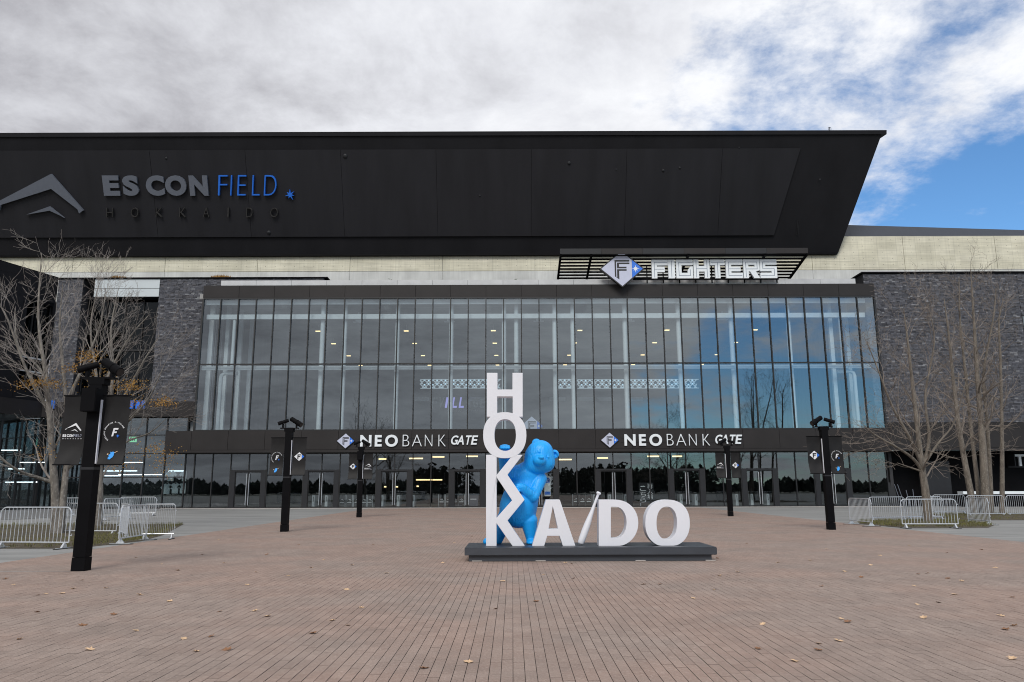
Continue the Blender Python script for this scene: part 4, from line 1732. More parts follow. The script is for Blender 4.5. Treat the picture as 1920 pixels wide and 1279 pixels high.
# boards leaning by the right entrance
p = at(1682, 935, 63.4)
t = thing('leaning_boards', (p.x, 63.4, 0), 'black board and pale metal rails leaning by the wall near the right doors', 'boards')
g = MB()
g.obox((p.x - .5, 63.3, 0.002), (.55, 0, 0), (0, .05, 0), (-.12, .25, 1.9))
g.build('board', M['ink'], t)
for k, (dx, lean, h) in enumerate(((.25, -.35, 1.75), (.5, -.35, 1.75), (.9, -.1, 1.3), (1.3, .05, 1.35))):
    g = MB()
    g.obox((p.x + dx, 63.25, 0.002), (.045, 0, 0), (0, .05, 0), (lean, .2, h))
    g.build('rail', M['sign_grey'], t)
p, q2 = at(1805, 926, 61.5), at(1945, 921, 61.5)
t = thing('counter', ((p.x + q2.x) / 2, 61.5, 0), 'long white counter top in the recess behind the tall trunks', 'counter')
g = MB()
g.box(p.x, q2.x, 61.4, 62.2, q2.z - .22, q2.z)
g.build('counter_top', M['sign_white'], t)
g = MB()
g.box(p.x + .1, q2.x - .1, 61.6, 62.1, 0.002, q2.z - .225)
g.build('counter_body', M['black_metal'], t)


# small plants on the roof edge
def tuft(name, loc, rx, rz, n, m, label, cat, seed, grass=False):
    rnd = random.Random(seed)
    t = thing(name, loc, label, cat)
    g = MB()
    c = Vector(loc)
    for _ in range(n):
        a = rnd.uniform(0, 6.28)
        d = math.sqrt(rnd.random())
        q = c + Vector((math.cos(a) * rx * d, math.sin(a) * .5 * d, rnd.random() * rz * (1 - .6 * d)))
        s = Vector((rnd.gauss(0, 1), rnd.gauss(0, 1), rnd.gauss(0, 1))).normalized() * .09
        u2 = s.orthogonal().normalized() * .05
        if grass:
            s = Vector((rnd.gauss(0, .3), rnd.gauss(0, .3), 1)).normalized() * .22
            u2 = Vector((.03, 0, 0))
        g.add([q - u2, q + s, q + u2, q - s * .6], [(0, 1, 2, 3)])
    g.build('foliage', m, t)
    g = MB()
    for k in range(5):
        g.tube([c + Vector((0, 0, -.02)), c + Vector((rnd.uniform(-.5, .5) * rx, 0, rz * .7))], .015, 4)
    g.build('stem', M['twig_brown'], t)


for i, (u, v, rx, rz, gr) in enumerate(((731, 526, .55, .42, 0), (967, 526, .5, .42, 0), (1583, 519, .35, .25, 0), (497, 529, .35, .2, 0), (540, 528, .3, .2, 0), (783, 526, .3, .2, 0), (415, 517, .9, .3, 1), (222, 516, .7, .2, 1))):
    p = at(u, v, 63.6)
    zz = 18.36 if not (gr) else 19.18
    lab = ['green shrub on the hall roof edge left of centre', 'green shrub on the hall roof edge above the tall H', 'small green plant at the right end of the roof coping', 'small weed at the left end of the roof coping', 'second small weed from the left end of the roof coping', 'low weed on the coping right of the left shrub', 'orange grass tuft on the left brick parapet', 'small orange grass tuft above the frosted panel'][i]
    tuft('roof_grass' if gr else 'roof_shrub', (p.x, 63.6, zz), rx, rz + (.5 if not gr else 0), 260 if rx > .4 else 120, M['leaf_ochre'] if gr else M['leaf_green'], lab, 'grass tuft' if gr else 'shrub', 50 + i, bool(gr))

# ================================================================== monument
YL = 17.85
LP_ = facade(YL)
t = thing('letter_monument', (1.7, 18.1, 0), 'monument of big white letters reading HOKKAIDO on a dark plinth', 'monument')
PX = (gnd(872, 1052).x, gnd(1343, 1052).x)
g = MB()
PLZ = 0.30


def slab(g, x0, x1, y0, y1, z0, z1, b=0.012):
    bm = bmesh.new()
    bmesh.ops.create_cube(bm, size=1)
    bmesh.ops.scale(bm, vec=(x1 - x0, y1 - y0, z1 - z0), verts=bm.verts)
    bmesh.ops.translate(bm, vec=((x0 + x1) / 2, (y0 + y1) / 2, (z0 + z1) / 2), verts=bm.verts)
    bmesh.ops.bevel(bm, geom=list(bm.edges), offset=b, segments=2, affect='EDGES')
    bm.verts.index_update()
    g.add([v.co[:] for v in bm.verts], [tuple(v.index for v in f.verts) for f in bm.faces])
    bm.free()


slab(g, PX[0], PX[1] + .02, 17.42, 18.98, 0.135, PLZ)
pt = g.build('plinth', M['plinth'], t)
g = MB()
slab(g, PX[0] + .09, PX[1] - .08, 17.52, 18.9, 0.0, 0.132, .006)
g.build('plinth_base', M['plinth'], pt)
for x in (PX[0] + .16, PX[1] - .22, (PX[0] + PX[1]) / 2 - 1.2, (PX[0] + PX[1]) / 2 + 1.0):
    g = MB()
    g.box(x, x + .22, 17.505, 17.515, 0.004, 0.02)
    g.build('plinth_shim', M['kerb'], pt)

ZF = lambda pts: [LP_.loc(860 + x / 3.28, 680 + y / 3.28) for x, y in pts]
Z5 = lambda pts: [LP_.loc(890 + x / 7.105, 690 + y / 7.105) for x, y in pts]
Z6 = lambda pts: [LP_.loc(890 + x / 6.09, 850 + y / 6.09) for x, y in pts]


def sup(cx, cy, a, b, n=48, e=2.25):
    out = []
    for i in range(n):
        w = 2 * math.pi * i / n
        c, s = math.cos(w), math.sin(w)
        out.append((cx + a * math.copysign(abs(c) ** (2 / e), c), cy + b * math.copysign(abs(s) ** (2 / e), s)))
    return out


def ellipse_px(f, cx, cy, a, b, **k):
    return f(sup(cx, cy, a, b, **k))


TH = 0.36


def letter(loops, h=0.0, lab=None, thick=TH):
    g = MB()
    loops = [[(x, max(z, PLZ + .002)) for x, z in lp] for lp in loops]
    g.prism(LP_, loops, -thick, h)
    o = g.build('letter', M['white'], t)
    bv = o.modifiers.new('edge', 'BEVEL')
    bv.width = 0.007
    bv.segments = 2
    bv.limit_method = 'ANGLE'
    bv.angle_limit = R(50)
    o['label'] = lab
    return o


letter([Z5([(162, 65), (303, 65), (303, 287), (503, 287), (503, 65), (640, 65), (640, 651), (506, 651), (506, 380), (300, 380), (300, 651), (162, 651)])], 0, 'white letter H at the top of the stack')
letter([ellipse_px(Z5, 401, 895, 288, 306), ellipse_px(Z5, 406, 893, 144, 211)], 0.004, 'tall white letter O below the H')
letter([Z6([(130, 18), (250, 18), (250, 250), (438, 18), (548, 18), (375, 245), (570, 531), (375, 770), (572, 1060), (432, 1060), (250, 800), (250, 1060), (130, 1060)]), Z6([(250, 274), (427, 538), (250, 738)])], 0, 'two white letters K joined one above the other')
letter([ZF([(452, 1130), (537, 843), (622, 843), (718, 1130), (641, 1130), (620, 1066), (545, 1066), (526, 1130)]), ZF([(579, 885), (553, 1022), (611, 1022)])], 0, 'white letter A')
dout = [(862, 1130), (862, 843), (960, 843)] + [(960 + 145 * math.sin(w) ** 0.9 if w > 0 else 960, 986.5 - 143.5 * math.cos(w)) for w in [math.pi * i / 20 for i in range(1, 20)]] + [(960, 1130)]
din = [(936, 1080), (936, 887), (965, 887)] + [(965 + 68 * math.sin(w) ** 0.9, 983.5 - 96.5 * math.cos(w)) for w in [math.pi * i / 14 for i in range(1, 14)]] + [(965, 1080)]
letter([ZF(dout), ZF(din)], 0, 'white letter D')
letter([ellipse_px(ZF, 1285, 988, 137, 145), ellipse_px(ZF, 1280, 987, 63, 101)], 0, 'last white letter O at the right end')

# baseball bat standing in for the letter I
b0 = LP_.loc(860 + 752 / 3.28, 680 + 1118 / 3.28)
b1 = LP_.loc(860 + 868 / 3.28, 680 + 795 / 3.28)
p0, p1 = Vector((b0[0], YL - .14 + .3, PLZ + .03)), Vector((b1[0], YL - .14 + .3, b1[1]))
L_ = (p1 - p0).length
prof = [(0.0, .045), (.012, .062), (.03, .072), (.10, .078), (.25, .080), (.38, .074), (.5, .060), (.62, .045), (.75, .033), (.9, .029), (.945, .030), (.958, .046), (.975, .056), (.99, .050), (1.0, .030)]
g = MB()
g.tube([p0 + (p1 - p0) * a for a, r in prof], [r for a, r in prof], 20)
o = g.build('bat', M['white'], t, smooth=True, auto=60)
o['label'] = 'slanted white baseball bat in place of the letter I'


# ------------------------------------------------------------------ blue bear
def surface_nets(field, lo, hi, h):
    lo, hi = np.array(lo), np.array(hi)
    n = np.ceil((hi - lo) / h).astype(int) + 1
    ax_ = [lo[i] + h * np.arange(n[i]) for i in range(3)]
    X, Y, Z = np.meshgrid(*ax_, indexing='ij')
    F_ = field(X, Y, Z)
    ins = F_ < 0
    cells_ = np.zeros(n - 1, bool)
    cnt = np.zeros(n - 1)
    acc = np.zeros((*(n - 1), 3))
    corners = [(i, j, k) for i in (0, 1) for j in (0, 1) for k in (0, 1)]
    sl = lambda c: tuple(slice(c[i], n[i] - 1 + c[i]) for i in range(3))
    for c in corners:
        for d in range(3):
            if c[d]:
                continue
            c2 = list(c)
            c2[d] = 1
            fa, fb = F_[sl(c)], F_[sl(c2)]
            cr = (fa < 0) != (fb < 0)
            tt = np.where(cr, fa / np.where(cr, fa - fb, 1), 0)
            cnt += cr
            for a in range(3):
                acc[..., a] += np.where(cr, (tt if a == d else c[a]), 0)
    m_ = cnt > 0
    idx = -np.ones(n - 1, int)
    idx[m_] = np.arange(m_.sum())
    ii = np.argwhere(m_)
    V_ = lo + h * (ii + acc[m_] / cnt[m_][:, None])
    faces = []
    for d in range(3):
        e1, e2 = (d + 1) % 3, (d + 2) % 3
        s0 = [slice(None)] * 3
        s1 = [slice(None)] * 3
        s0[d], s1[d] = slice(0, n[d] - 1), slice(1, n[d])
        ch = ins[tuple(s0)] != ins[tuple(s1)]
        for q3 in np.argwhere(ch):
            if q3[e1] < 1 or q3[e2] < 1 or q3[e1] >= n[e1] - 1 or q3[e2] >= n[e2] - 1:
                continue
            ids = []
            for a, b in ((-1, -1), (0, -1), (0, 0), (-1, 0)):
                c = q3.copy()
                c[e1] += a
                c[e2] += b
                ids.append(idx[tuple(c)])
            if not ins[tuple(q3)]:
                ids.reverse()
            faces.append(tuple(ids))
    return V_, faces


YBEAR = 18.56
KPX = 0.00377


def bp(x, y, d=0.0):
    p = at(860 + x / 3.28, 680 + y / 3.28, YBEAR + d)
    return np.array(p)


def bear_field(X, Y, Z):
    P = np.stack([X, Y, Z], -1)

    def sph(c, r):
        return np.linalg.norm(P - c, axis=-1) - r

    def ell(c, r):
        q = (P - c) / np.array(r)
        k0 = np.linalg.norm(q, axis=-1)
        k1 = np.linalg.norm(q / np.array(r), axis=-1)
        return k0 * (k0 - 1) / np.maximum(k1, 1e-6)

    def cone(a, b, ra, rb):
        ba = b - a
        tt = np.clip(((P - a) @ ba) / ba.dot(ba), 0, 1)
        return np.linalg.norm(P - a - tt[..., None] * ba, axis=-1) - (ra + (rb - ra) * tt)

    def smin(a, b, k):
        h_ = np.clip(0.5 + 0.5 * (b - a) / k, 0, 1)
        return b + (a - b) * h_ - k * h_ * (1 - h_)

    d = cone(bp(366, 900, .10), bp(436, 700, .06), .445, .295)
    d = smin(d, sph(bp(372, 850, .02), .41), .10)
    d = smin(d, sph(bp(450, 660, .04), .26), .12)
    # head
    hd = ell(bp(497, 580, -.10), (.355, .34, .345))
    hd = smin(hd, ell(bp(478, 630, -.14), (.28, .25, .22)), .10)
    hd = smin(hd, ell(bp(540, 622, -.14), (.19, .22, .19)), .10)
    hd = smin(hd, ell(bp(505, 535, -.14), (.26, .25, .22)), .08)
    d = smin(d, hd, .022)
    # muzzle, nose, mouth
    d = smin(d, ell(bp(497, 603, -.43), (.155, .17, .13)), .022)
    d = smin(d, ell(bp(508, 583, -.585), (.070, .050, .046)), .010)
    d = np.maximum(d, -cone(bp(478, 626, -.56), bp(497, 632, -.585), .014, .014))
    d = np.maximum(d, -cone(bp(497, 632, -.585), bp(524, 620, -.575), .014, .014))
    d = np.maximum(d, -cone(bp(505, 598, -.60), bp(498, 632, -.59), .010, .010))
    # ears
    for ex_, ey_ in ((478, 496), (589, 564)):
        ear = ell(bp(ex_, ey_, -.02), (.112, .07, .112))
        ear = np.maximum(ear, -ell(bp(ex_ + 1, ey_ + 2, -.09), (.066, .075, .066)))
        d = smin(d, ear, .015)
    # brow sockets and eyes
    for ex_, ey_, ed in ((494, 549, -.425), (549, 581, -.40)):
        d = np.maximum(d, -sph(bp(ex_, ey_, ed - .012), .046))
        d = smin(d, sph(bp(ex_, ey_, ed + .022), .034), .003)
    # arm across the chest
    d = smin(d, cone(bp(500, 715, -.06), bp(458, 822, -.26), .165, .135), .022)
    d = smin(d, cone(bp(458, 822, -.26), bp(402, 775, -.40), .135, .105), .02)
    d = smin(d, ell(bp(388, 764, -.42), (.125, .10, .085)), .03)
    for k, (fx, fy) in enumerate(((363, 752), (360, 765), (363, 779), (372, 789))):
        d = smin(d, cone(bp(380, 764 + (k - 1.5) * 8, -.44), bp(fx, fy, -.47), .036, .030), .012)
    # raised arm behind the stacked letters
    d = smin(d, cone(bp(400, 680, -.02), bp(300, 690, -.06), .23, .17), .10)
    d = smin(d, cone(bp(296, 690, -.06), bp(278, 575, -.10), .16, .13), .06)
    d = smin(d, ell(bp(284, 524, -.16), (.135, .11, .085)), .04)
    for k in range(4):
        d = smin(d, cone(bp(262 + 15 * k, 515, -.20), bp(261 + 16 * k, 524, -.31), .034, .032), .012)
    # legs and feet
    d = smin(d, cone(bp(432, 975, -.02), bp(446, 1085, 0), .205, .115), .022)
    d = smin(d, ell(bp(445, 1106, -.09), (.115, .17, .075)), .04)
    d = smin(d, cone(bp(285, 965, .05), bp(246, 1080, .05), .20, .115), .06)
    d = smin(d, cone(bp(244, 1103, .03), bp(172, 1102, .0), .075, .070), .04)
    d = smin(d, sph(bp(172, 1101, 0), .085), .03)
    # flat soles
    d = np.maximum(d, (PLZ + .003) - Z)
    return d


lo = bp(120, 470, 0)
hi = bp(650, 1140, 0)
Vb, Fb = surface_nets(bear_field, (lo[0], YBEAR - .75, PLZ - .03), (hi[0], YBEAR + .68, lo[2] + .05), 0.0135)
# relax the net a little
nb = [[] for _ in range(len(Vb))]
e_ = np.array([(f[i], f[(i + 1) % 4]) for f in Fb for i in range(4)])
for _ in range(2):
    s_ = np.zeros_like(Vb)
    c_ = np.zeros(len(Vb))
    np.add.at(s_, e_[:, 0], Vb[e_[:, 1]])
    np.add.at(c_, e_[:, 0], 1)
    np.add.at(s_, e_[:, 1], Vb[e_[:, 0]])
    np.add.at(c_, e_[:, 1], 1)
    Vb = Vb * .5 + .5 * s_ / np.maximum(c_, 1)[:, None]
Vb[:, 2] = np.maximum(Vb[:, 2], PLZ + .002)


def bear_paint():
    m, nt, p = nodes('blue_gloss_paint')
    N, L = nt.nodes.new, nt.links.new
    p.inputs['Base Color'].default_value = (0.004, 0.38, 0.93, 1)
    p.inputs['Roughness'].default_value = 0.46
    p.inputs['Coat Weight'].default_value = 0.12
    p.inputs['Coat Roughness'].default_value = 0.2
    tc = N('ShaderNodeTexCoord')
    mp = N('ShaderNodeMapping')
    mp.inputs['Scale'].default_value = (30, 30, 6)
    mp.inputs['Rotation'].default_value = (0, R(14), 0)
    L(tc.outputs['Object'], mp.inputs[0])
    n = N('ShaderNodeTexNoise')
    n.inputs['Scale'].default_value = 1.0
    n.inputs['Detail'].default_value = 3
    n.inputs['Distortion'].default_value = 0.6
    L(mp.outputs[0], n.inputs['Vector'])
    n2 = N('ShaderNodeTexNoise')
    n2.inputs['Scale'].default_value = 2.2
    L(tc.outputs['Object'], n2.inputs['Vector'])
    r = N('ShaderNodeMapRange')
    L(n2.outputs[0], r.inputs[0])
    r.inputs[1].default_value, r.inputs[2].default_value = 0.42, 0.62
    r.inputs[3].default_value, r.inputs[4].default_value = 0.3, 1.0
    b = N('ShaderNodeBump')
    b.inputs['Distance'].default_value = 0.040
    L(r.outputs[0], b.inputs['Strength'])
    L(n.outputs[0], b.inputs['Height'])
    L(b.outputs[0], p.inputs['Normal'])
    L(b.outputs[0], p.inputs['Coat Normal'])
    return m


g = MB()
cB = Vector((float(bp(366, 900)[0]), YBEAR, PLZ))
g.add([Vector(v) for v in Vb], Fb)
o = g.build('bear_statue', bear_paint(), smooth=True)
tag(o, 'glossy blue bear statue peeking out from behind the stacked white letters', 'statue')


# ================================================================== lamp posts with banners
def yoff(z, top, bot, s):
    """cloth: hangs flat, its foot swings forward"""
    k = (top - z) / (top - bot)
    return -0.17 * s * max(0, k - .55) ** 2 / .2025 + 0.012 * math.sin(k * 9)


def map_cloth(mb, cx, top, bot, s):
    """bend an upright flat mesh (x, y depth, z) onto the hanging cloth"""
    mb.v = [(x + cx, y + yoff(z, top, bot, s), z) for x, y, z in mb.v]


BT, BB, BW = 3.50, 2.08, 0.25


def lamp_post(x, y, inner, marks, box, label):
    t = thing('lamp_post', (x, y, 0), label, 'lamp post', 'black lamp posts with banners on the plaza')
    d = 0.125
    o0 = Plane((0, 0, 0), (1, 0, 0), (0, 0, 1))

    def put(mb, name, m, parent=t, **k):
        me_o = mb.build(name, m, None, **k)
        me_o.parent = parent
        return me_o
    g = MB()
    g.box(-d, d, -d, d, .27, 3.84)
    pole = put(g, 'pole', M['black_metal'])
    g = MB()
    g.box(-d - .006, d + .006, -d - .006, d + .006, 0, .262)
    put(g, 'base', M['black_metal'])
    g = MB()
    g.box(-d - .004, d + .004, -d - .004, d + .004, 1.98, 2.03)
    put(g, 'collar', M['jamb'])
    g = MB()
    xi = inner * d
    a, b = sorted((xi - inner * .002, xi + inner * .02))
    g.box(a, b, -.105, -.045, 2.10, 3.40)
    put(g, 'light_strip', M['strip'])
    g = MB()
    g.box(-.34, .34, -.10, .10, 3.842, 3.875)
    g.box(-.17, .17, -.13, .13, 3.72, 3.838)
    put(g, 'bracket', M['black_metal'])
    if box:
        g = MB()
        slab(g, -.16, .14, -d - .22, -d - .002, 3.14, 3.62, .012)
        put(g, 'control_box', M['black_metal'])
    for s, big in ((inner, 1.25), (-inner, .95)):
        c = Vector((s * .26, -.02, 4.09))
        dr = Vector((s * .86, -.34, -.50 if big > 1 else -.34)).normalized()
        g = MB()
        R0 = .082 * big
        g.tube([c - dr * .23 * big, c - dr * .22 * big, c + dr * .02, c + dr * .02, c + dr * .04, c + dr * .04, c + dr * .20 * big], [R0 * .6, R0 * .88, R0 * .88, R0 * 1.03, R0 * 1.03, R0 * .94, R0 * .98], 14)
        sp = put(g, 'spotlight', M['black_metal'], smooth=True, auto=40)
        g = MB()
        g.tube([c + dr * .201 * big, c + dr * .206 * big], R0 * .82, 14)
        put(g, 'lens', M['ink'], sp)
        g = MB()
        g.box(s * .26 - .025, s * .26 + .025, -.05, .05, 3.876, 4.02)
        put(g, 'yoke', M['black_metal'], sp)
    for side, mark in zip((-1, 1), marks):
        cx = side * (d + .05 + BW)
        g = MB()
        nx, nz = 5, 26
        vs, fs = [], []
        for j in range(nz + 1):
            z = BT - (BT - BB) * j / nz
            for i in range(nx + 1):
                xx = -BW + 2 * BW * i / nx
                w = 0.006 * math.sin(i * 1.7 + j * .45 + side)
                vs.append((cx + xx, yoff(z, BT, BB, 1 if side < 0 else .8) + w, z))
        m0 = len(vs)
        vs += [(p[0], p[1] + .008, p[2]) for p in vs]
        for j in range(nz):
            for i in range(nx):
                a = j * (nx + 1) + i
                fs.append((a, a + nx + 1, a + nx + 2, a + 1))
                fs.append((m0 + a, m0 + a + 1, m0 + a + nx + 2, m0 + a + nx + 1))
        ed = [i for i in range(nx + 1)] + [j * (nx + 1) + nx for j in range(1, nz + 1)] + [nz * (nx + 1) + i for i in range(nx - 1, -1, -1)] + [j * (nx + 1) for j in range(nz - 1, 0, -1)]
        for i in range(len(ed)):
            a, b = ed[i], ed[(i + 1) % len(ed)]
            fs.append((a, b, m0 + b, m0 + a))
        g.add(vs, fs)
        ban = put(g, 'banner', M['banner'], smooth=True, auto=60)
        g = MB()
        yb_ = yoff(BB, BT, BB, 1 if side < 0 else .8)
        g.tube([(side * d, 0, BT), (cx + side * (BW + .02), 0, BT)], .016, 8)
        g.tube([(side * d, 0, BB), (side * (d + .06), yb_ * .9, BB), (cx + side * (BW + .02), yb_, BB)], .014, 8)
        put(g, 'banner_rod', M['black_metal'])
        cs = 1 if side < 0 else .8

        def mark_mesh(fn, name, m):
            q = MB()
            fn(q)
            map_cloth(q, cx, BT, BB, cs)
            mo = put(q, name, m, ban)
            if 'lettering' in name:
                mo['kind'] = 'stuff'
        H = -0.013
        if mark == 'escon':
            def f1(q):
                chev(o0, 0, 2.84, .17, .011, .015, q)
            mark_mesh(f1, 'chevron_mark', M['banner_white'])

            def f2(q):
                xx = -.205
                for ch in 'ESCON':
                    w = .034 if ch in 'ES' else .043
                    q.glyph(o0, ch, .052, xx, xx + w, 2.645, 2.70, .011, .015)
                    xx += w + (.012 if ch == 'S' else .004)
            mark_mesh(f2, 'name_lettering', M['banner_white'])

            def f3(q):
                xx = .025
                for ch in 'FIELD':
                    w = .006 if ch == 'I' else .028
                    q.glyph(o0, ch, -.022, xx, xx + w, 2.645, 2.70, .011, .015, .12)
                    xx += w + .008
            mark_mesh(f3, 'name_lettering', M['emblem'])

            def f4(q):
                for i, ch in enumerate('HOKKAIDO'):
                    q.glyph(o0, ch, 0.0, -.205 + i * .053, -.205 + i * .053 + (.006 if ch == 'I' else .024), 2.60, 2.622, .011, .015)
            mark_mesh(f4, 'name_lettering', M['banner_white'])
        elif mark == 'diamond':
            for pts, nm, m, h in (
                    ([(0, -1), (.56, -.52), (.56, .52), (0, 1), (-1.17, 0)], 'diamond_mark', M['banner_white'], 0),
                    ([(.60, -.48), (1.17, 0), (.60, .48)], 'corner_mark', M['sign_blue'], 0),
                    ([(-.41, .51), (-.41, -.55), (-.16, -.62), (-.16, -.12), (.26, -.12), (.26, .12), (-.16, .12), (-.16, .27), (.43, .27), (.43, .51)], 'letter_mark', M['ink'], .004)):
                def f1(q, pts=pts, h=h):
                    q.prism(o0, [[(a * .165, 2.78 + b * .165) for a, b in pts]], .011 + h, .014 + h)
                mark_mesh(f1, nm, m)
        else:
            def f1(q):
                F_ = [(-.055, -.085), (-.018, -.085), (-.006, -.018), (.045, -.018), (.052, .014), (.0, .014), (.009, .05), (.072, .05), (.08, .085), (-.02, .085)]
                q.prism(o0, [[(a, 2.74 + b) for a, b in F_]], .011, .015)
            mark_mesh(f1, 'letter_mark', M['banner_white'])

            def f2(q):
                s_ = 'HOKKAIDO BALLPARK F.VILLAGE'
                for i, ch in enumerate(s_):
                    if ch == ' ':
                        continue
                    an = R(232 - i * 7.9)
                    c = (.19 * math.cos(an), 2.74 + .19 * math.sin(an))
                    e1 = Vector((math.sin(an), 0, -math.cos(an)))
                    e2 = Vector((math.cos(an), 0, math.sin(an)))
                    pl_ = Plane((c[0], 0, c[1]), e1, e2)
                    w = .008 if ch in 'I.' else .021
                    hgt = .008 if ch == '.' else .028
                    q.glyph(pl_, ch, .022, -w / 2, w / 2, 0, hgt, .011, .015)
            mark_mesh(f2, 'ring_lettering', M['banner_white'])

            def f3(q):
                q.prism(o0, [star(.075, 2.665, .042, 8, .3)], .011, .015)
            mark_mesh(f3, 'star_mark', M['sign_blue'])

            def f4(q):
                B_ = [(-.05, -.08), (.0, -.085), (.012, -.05), (.03, -.055), (.05, -.01), (.055, .06), (.02, .075), (.0, .06), (-.03, .07), (-.02, .03), (-.06, .0), (-.03, -.02), (-.055, -.04)]
                q.prism(o0, [[(a, 2.27 + b) for a, b in B_]], .011, .015)
            mark_mesh(f4, 'blue_mark', mat('banner_blue', (.03, .33, .85), .6, var=.02))

            def f5(q):
                q.prism(o0, [[(.058, 2.315), (.115, 2.345), (.11, 2.355), (.055, 2.325)]], .011, .015)
                q.prism(o0, [sup(-.075, 2.29, .016, .016, 10, 2)], .011, .015)
            mark_mesh(f5, 'stroke_mark', M['leaf_tan'])
    return t


lamp_post(*POSTS[0], 1, ('escon', 'ring'), True, 'nearest black lamp post with two banners, in front of the left trees')
lamp_post(*POSTS[1], 1, ('ring', 'diamond'), False, 'middle of the three black banner posts left of the monument')
lamp_post(*POSTS[2], 1, ('diamond', 'escon'), True, 'farthest of the three black banner posts left of the monument')
lamp_post(*POSTS[3], -1, ('diamond', 'ring'), False, 'nearer black banner post right of the monument, beside the barriers')
lamp_post(*POSTS[4], -1, ('escon', 'diamond'), False, 'farther black banner post right of the monument, before the doors')


# ================================================================== crowd barriers
def barrier_proto():
    t = bpy.data.objects.new('crowd_barrier', None)
    C.objects.link(t)
    L2, H_, z0 = 1.05, 1.10, .17

    def put(g, n_, m, **k):
        o = g.build(n_, m, None, **k)
        o.parent = t
        return o
    g = MB()
    r = .16
    path = [(-L2, 0, z0)]
    path += [(-L2 + r - r * math.cos(a), 0, H_ - r + r * math.sin(a)) for a in [math.pi / 2 * i / 5 for i in range(6)]]
    path += [(L2 - r + r * math.sin(a), 0, H_ - r + r * math.cos(a)) for a in [math.pi / 2 * i / 5 for i in range(6)]]
    path += [(L2, 0, z0)]
    g.tube(path, .019, 7)
    put(g, 'frame', M['steel'], smooth=True, auto=50)
    g = MB()
    g.tube([(-L2, 0, z0), (L2, 0, z0)], .019, 7)
    put(g, 'bottom_rail', M['steel'], smooth=True, auto=50)
    g = MB()
    g.tube([(0, 0, z0 + .015), (0, 0, H_ - .015)], .0085, 5)
    me = g.mesh('bar')
    me.materials.append(M['steel'])
    nb_ = 17
    for i in range(nb_):
        x = -L2 + 2 * L2 * (i + 1) / (nb_ + 1)
        o = bpy.data.objects.new('bar', me)
        o.location = (x, 0, 0)
        if abs(x) > L2 - r:
            o.scale = (1, 1, .97)
        C.objects.link(o)
        o.parent = t
    for s in (-1, 1):
        x = s * (L2 - .12)
        g = MB()
        g.box(x - .035, x + .035, -.30, .30, .022, .032)
        g.add([(x - .03, -.12, .033), (x + .03, -.12, .033), (x + .03, .12, .033), (x - .03, .12, .033), (x - .025, -.02, z0 - .01), (x + .025, -.02, z0 - .01), (x + .025, .02, z0 - .01), (x - .025, .02, z0 - .01)],
              [(0, 1, 5, 4), (1, 2, 6, 5), (2, 3, 7, 6), (3, 0, 4, 7), (4, 5, 6, 7)])
        f = put(g, 'foot', M['steel'])
        g = MB()
        g.box(x - .055, x + .055, -.36, .36, .002, .02)
        o = g.build('rubber_pad', M['rubber'], None)
        o.parent = f
    g = MB()
    for z in (.35, .9):
        g.tube([(L2 + .02, 0, z), (L2 + .07, 0, z), (L2 + .07, 0, z + .05)], .010, 5)
    put(g, 'hook', M['steel'])
    return t


bp0 = barrier_proto()
BARS = [
    ((14.55, 34.0), (14.55, 31.85), 'steel crowd barrier at the plaza edge, leftmost of those around the right trees'),
    ((16.55, 36.6), (18.7, 37.3), 'steel crowd barrier behind the trunk of the single low-branching tree'),
    ((18.75, 37.4), (20.8, 38.0), 'short-looking steel crowd barrier behind and right of the single low-branching tree'),
    ((15.03, 30.42), (17.13, 30.32), 'foremost steel crowd barrier of the right group, in front of the single tree'),
    ((20.05, 34.7), (19.75, 32.6), 'slanted steel crowd barrier right of the grass at the single tree'),
    ((24.2, 45.2), (26.3, 45.6), 'far steel crowd barrier behind the cluster of tall trunks'),
    ((21.9, 41.0), (22.6, 43.0), 'end-on steel crowd barrier left of the cluster of tall trunks'),
    ((23.9, 41.3), (26.0, 41.5), 'steel crowd barrier in front of the cluster of tall trunks'),
    ((26.1, 41.5), (28.2, 41.8), 'steel crowd barrier at the right edge of the photo'),
    ((-14.15, 21.75), (-12.05, 21.5), 'foremost steel crowd barrier of the left group, left of the nearest lamp post'),
    ((-16.35, 21.9), (-14.25, 21.75), 'steel crowd barrier cut by the left edge of the photo'),
    ((-15.75, 27.4), (-13.65, 27.2), 'steel crowd barrier seen behind the nearest lamp post'),
    ((-13.5, 27.1), (-12.35, 25.3), 'obliquely set steel crowd barrier joining the row behind the nearest post'),
    ((-11.45, 23.0), (-11.62, 25.1), 'steel crowd barrier seen nearly end-on, nearest to the brick plaza'),
    ((-12.45, 25.2), (-10.35, 25.6), 'short steel crowd barrier farthest right in the left group'),
    ((-24.9, 43.5), (-22.8, 43.3), 'far steel crowd barrier left of the second trunk'),
    ((-21.05, 40.4), (-20.6, 42.5), 'far steel crowd barrier seen end-on right of the second trunk'),
    ((-23.4, 46.7), (-21.3, 46.9), 'farthest steel crowd barrier in front of the shop doors'),
]
for i, (a, b, lab) in enumerate(BARS):
    o = bp0 if i == 0 else copy_tree(bp0)
    a, b = Vector((*a, 0)), Vector((*b, 0))
    m_ = (a + b) / 2
    o.location = (m_.x, m_.y, 0.0)
    o.rotation_euler = (0, 0, math.atan2(b.y - a.y, b.x - a.x))
    if lab.startswith('short steel'):
        o.scale = (.46, 1, 1)
    tag(o, lab, 'barrier', 'steel crowd barriers around the trees')


# ================================================================== bare trees
def perp(d, rnd):
    v = Vector((rnd.gauss(0, 1), rnd.gauss(0, 1), rnd.gauss(0, 1)))
    v = v - d * v.dot(d)
    return v.normalized() if v.length > 1e-6 else d.orthogonal().normalized()


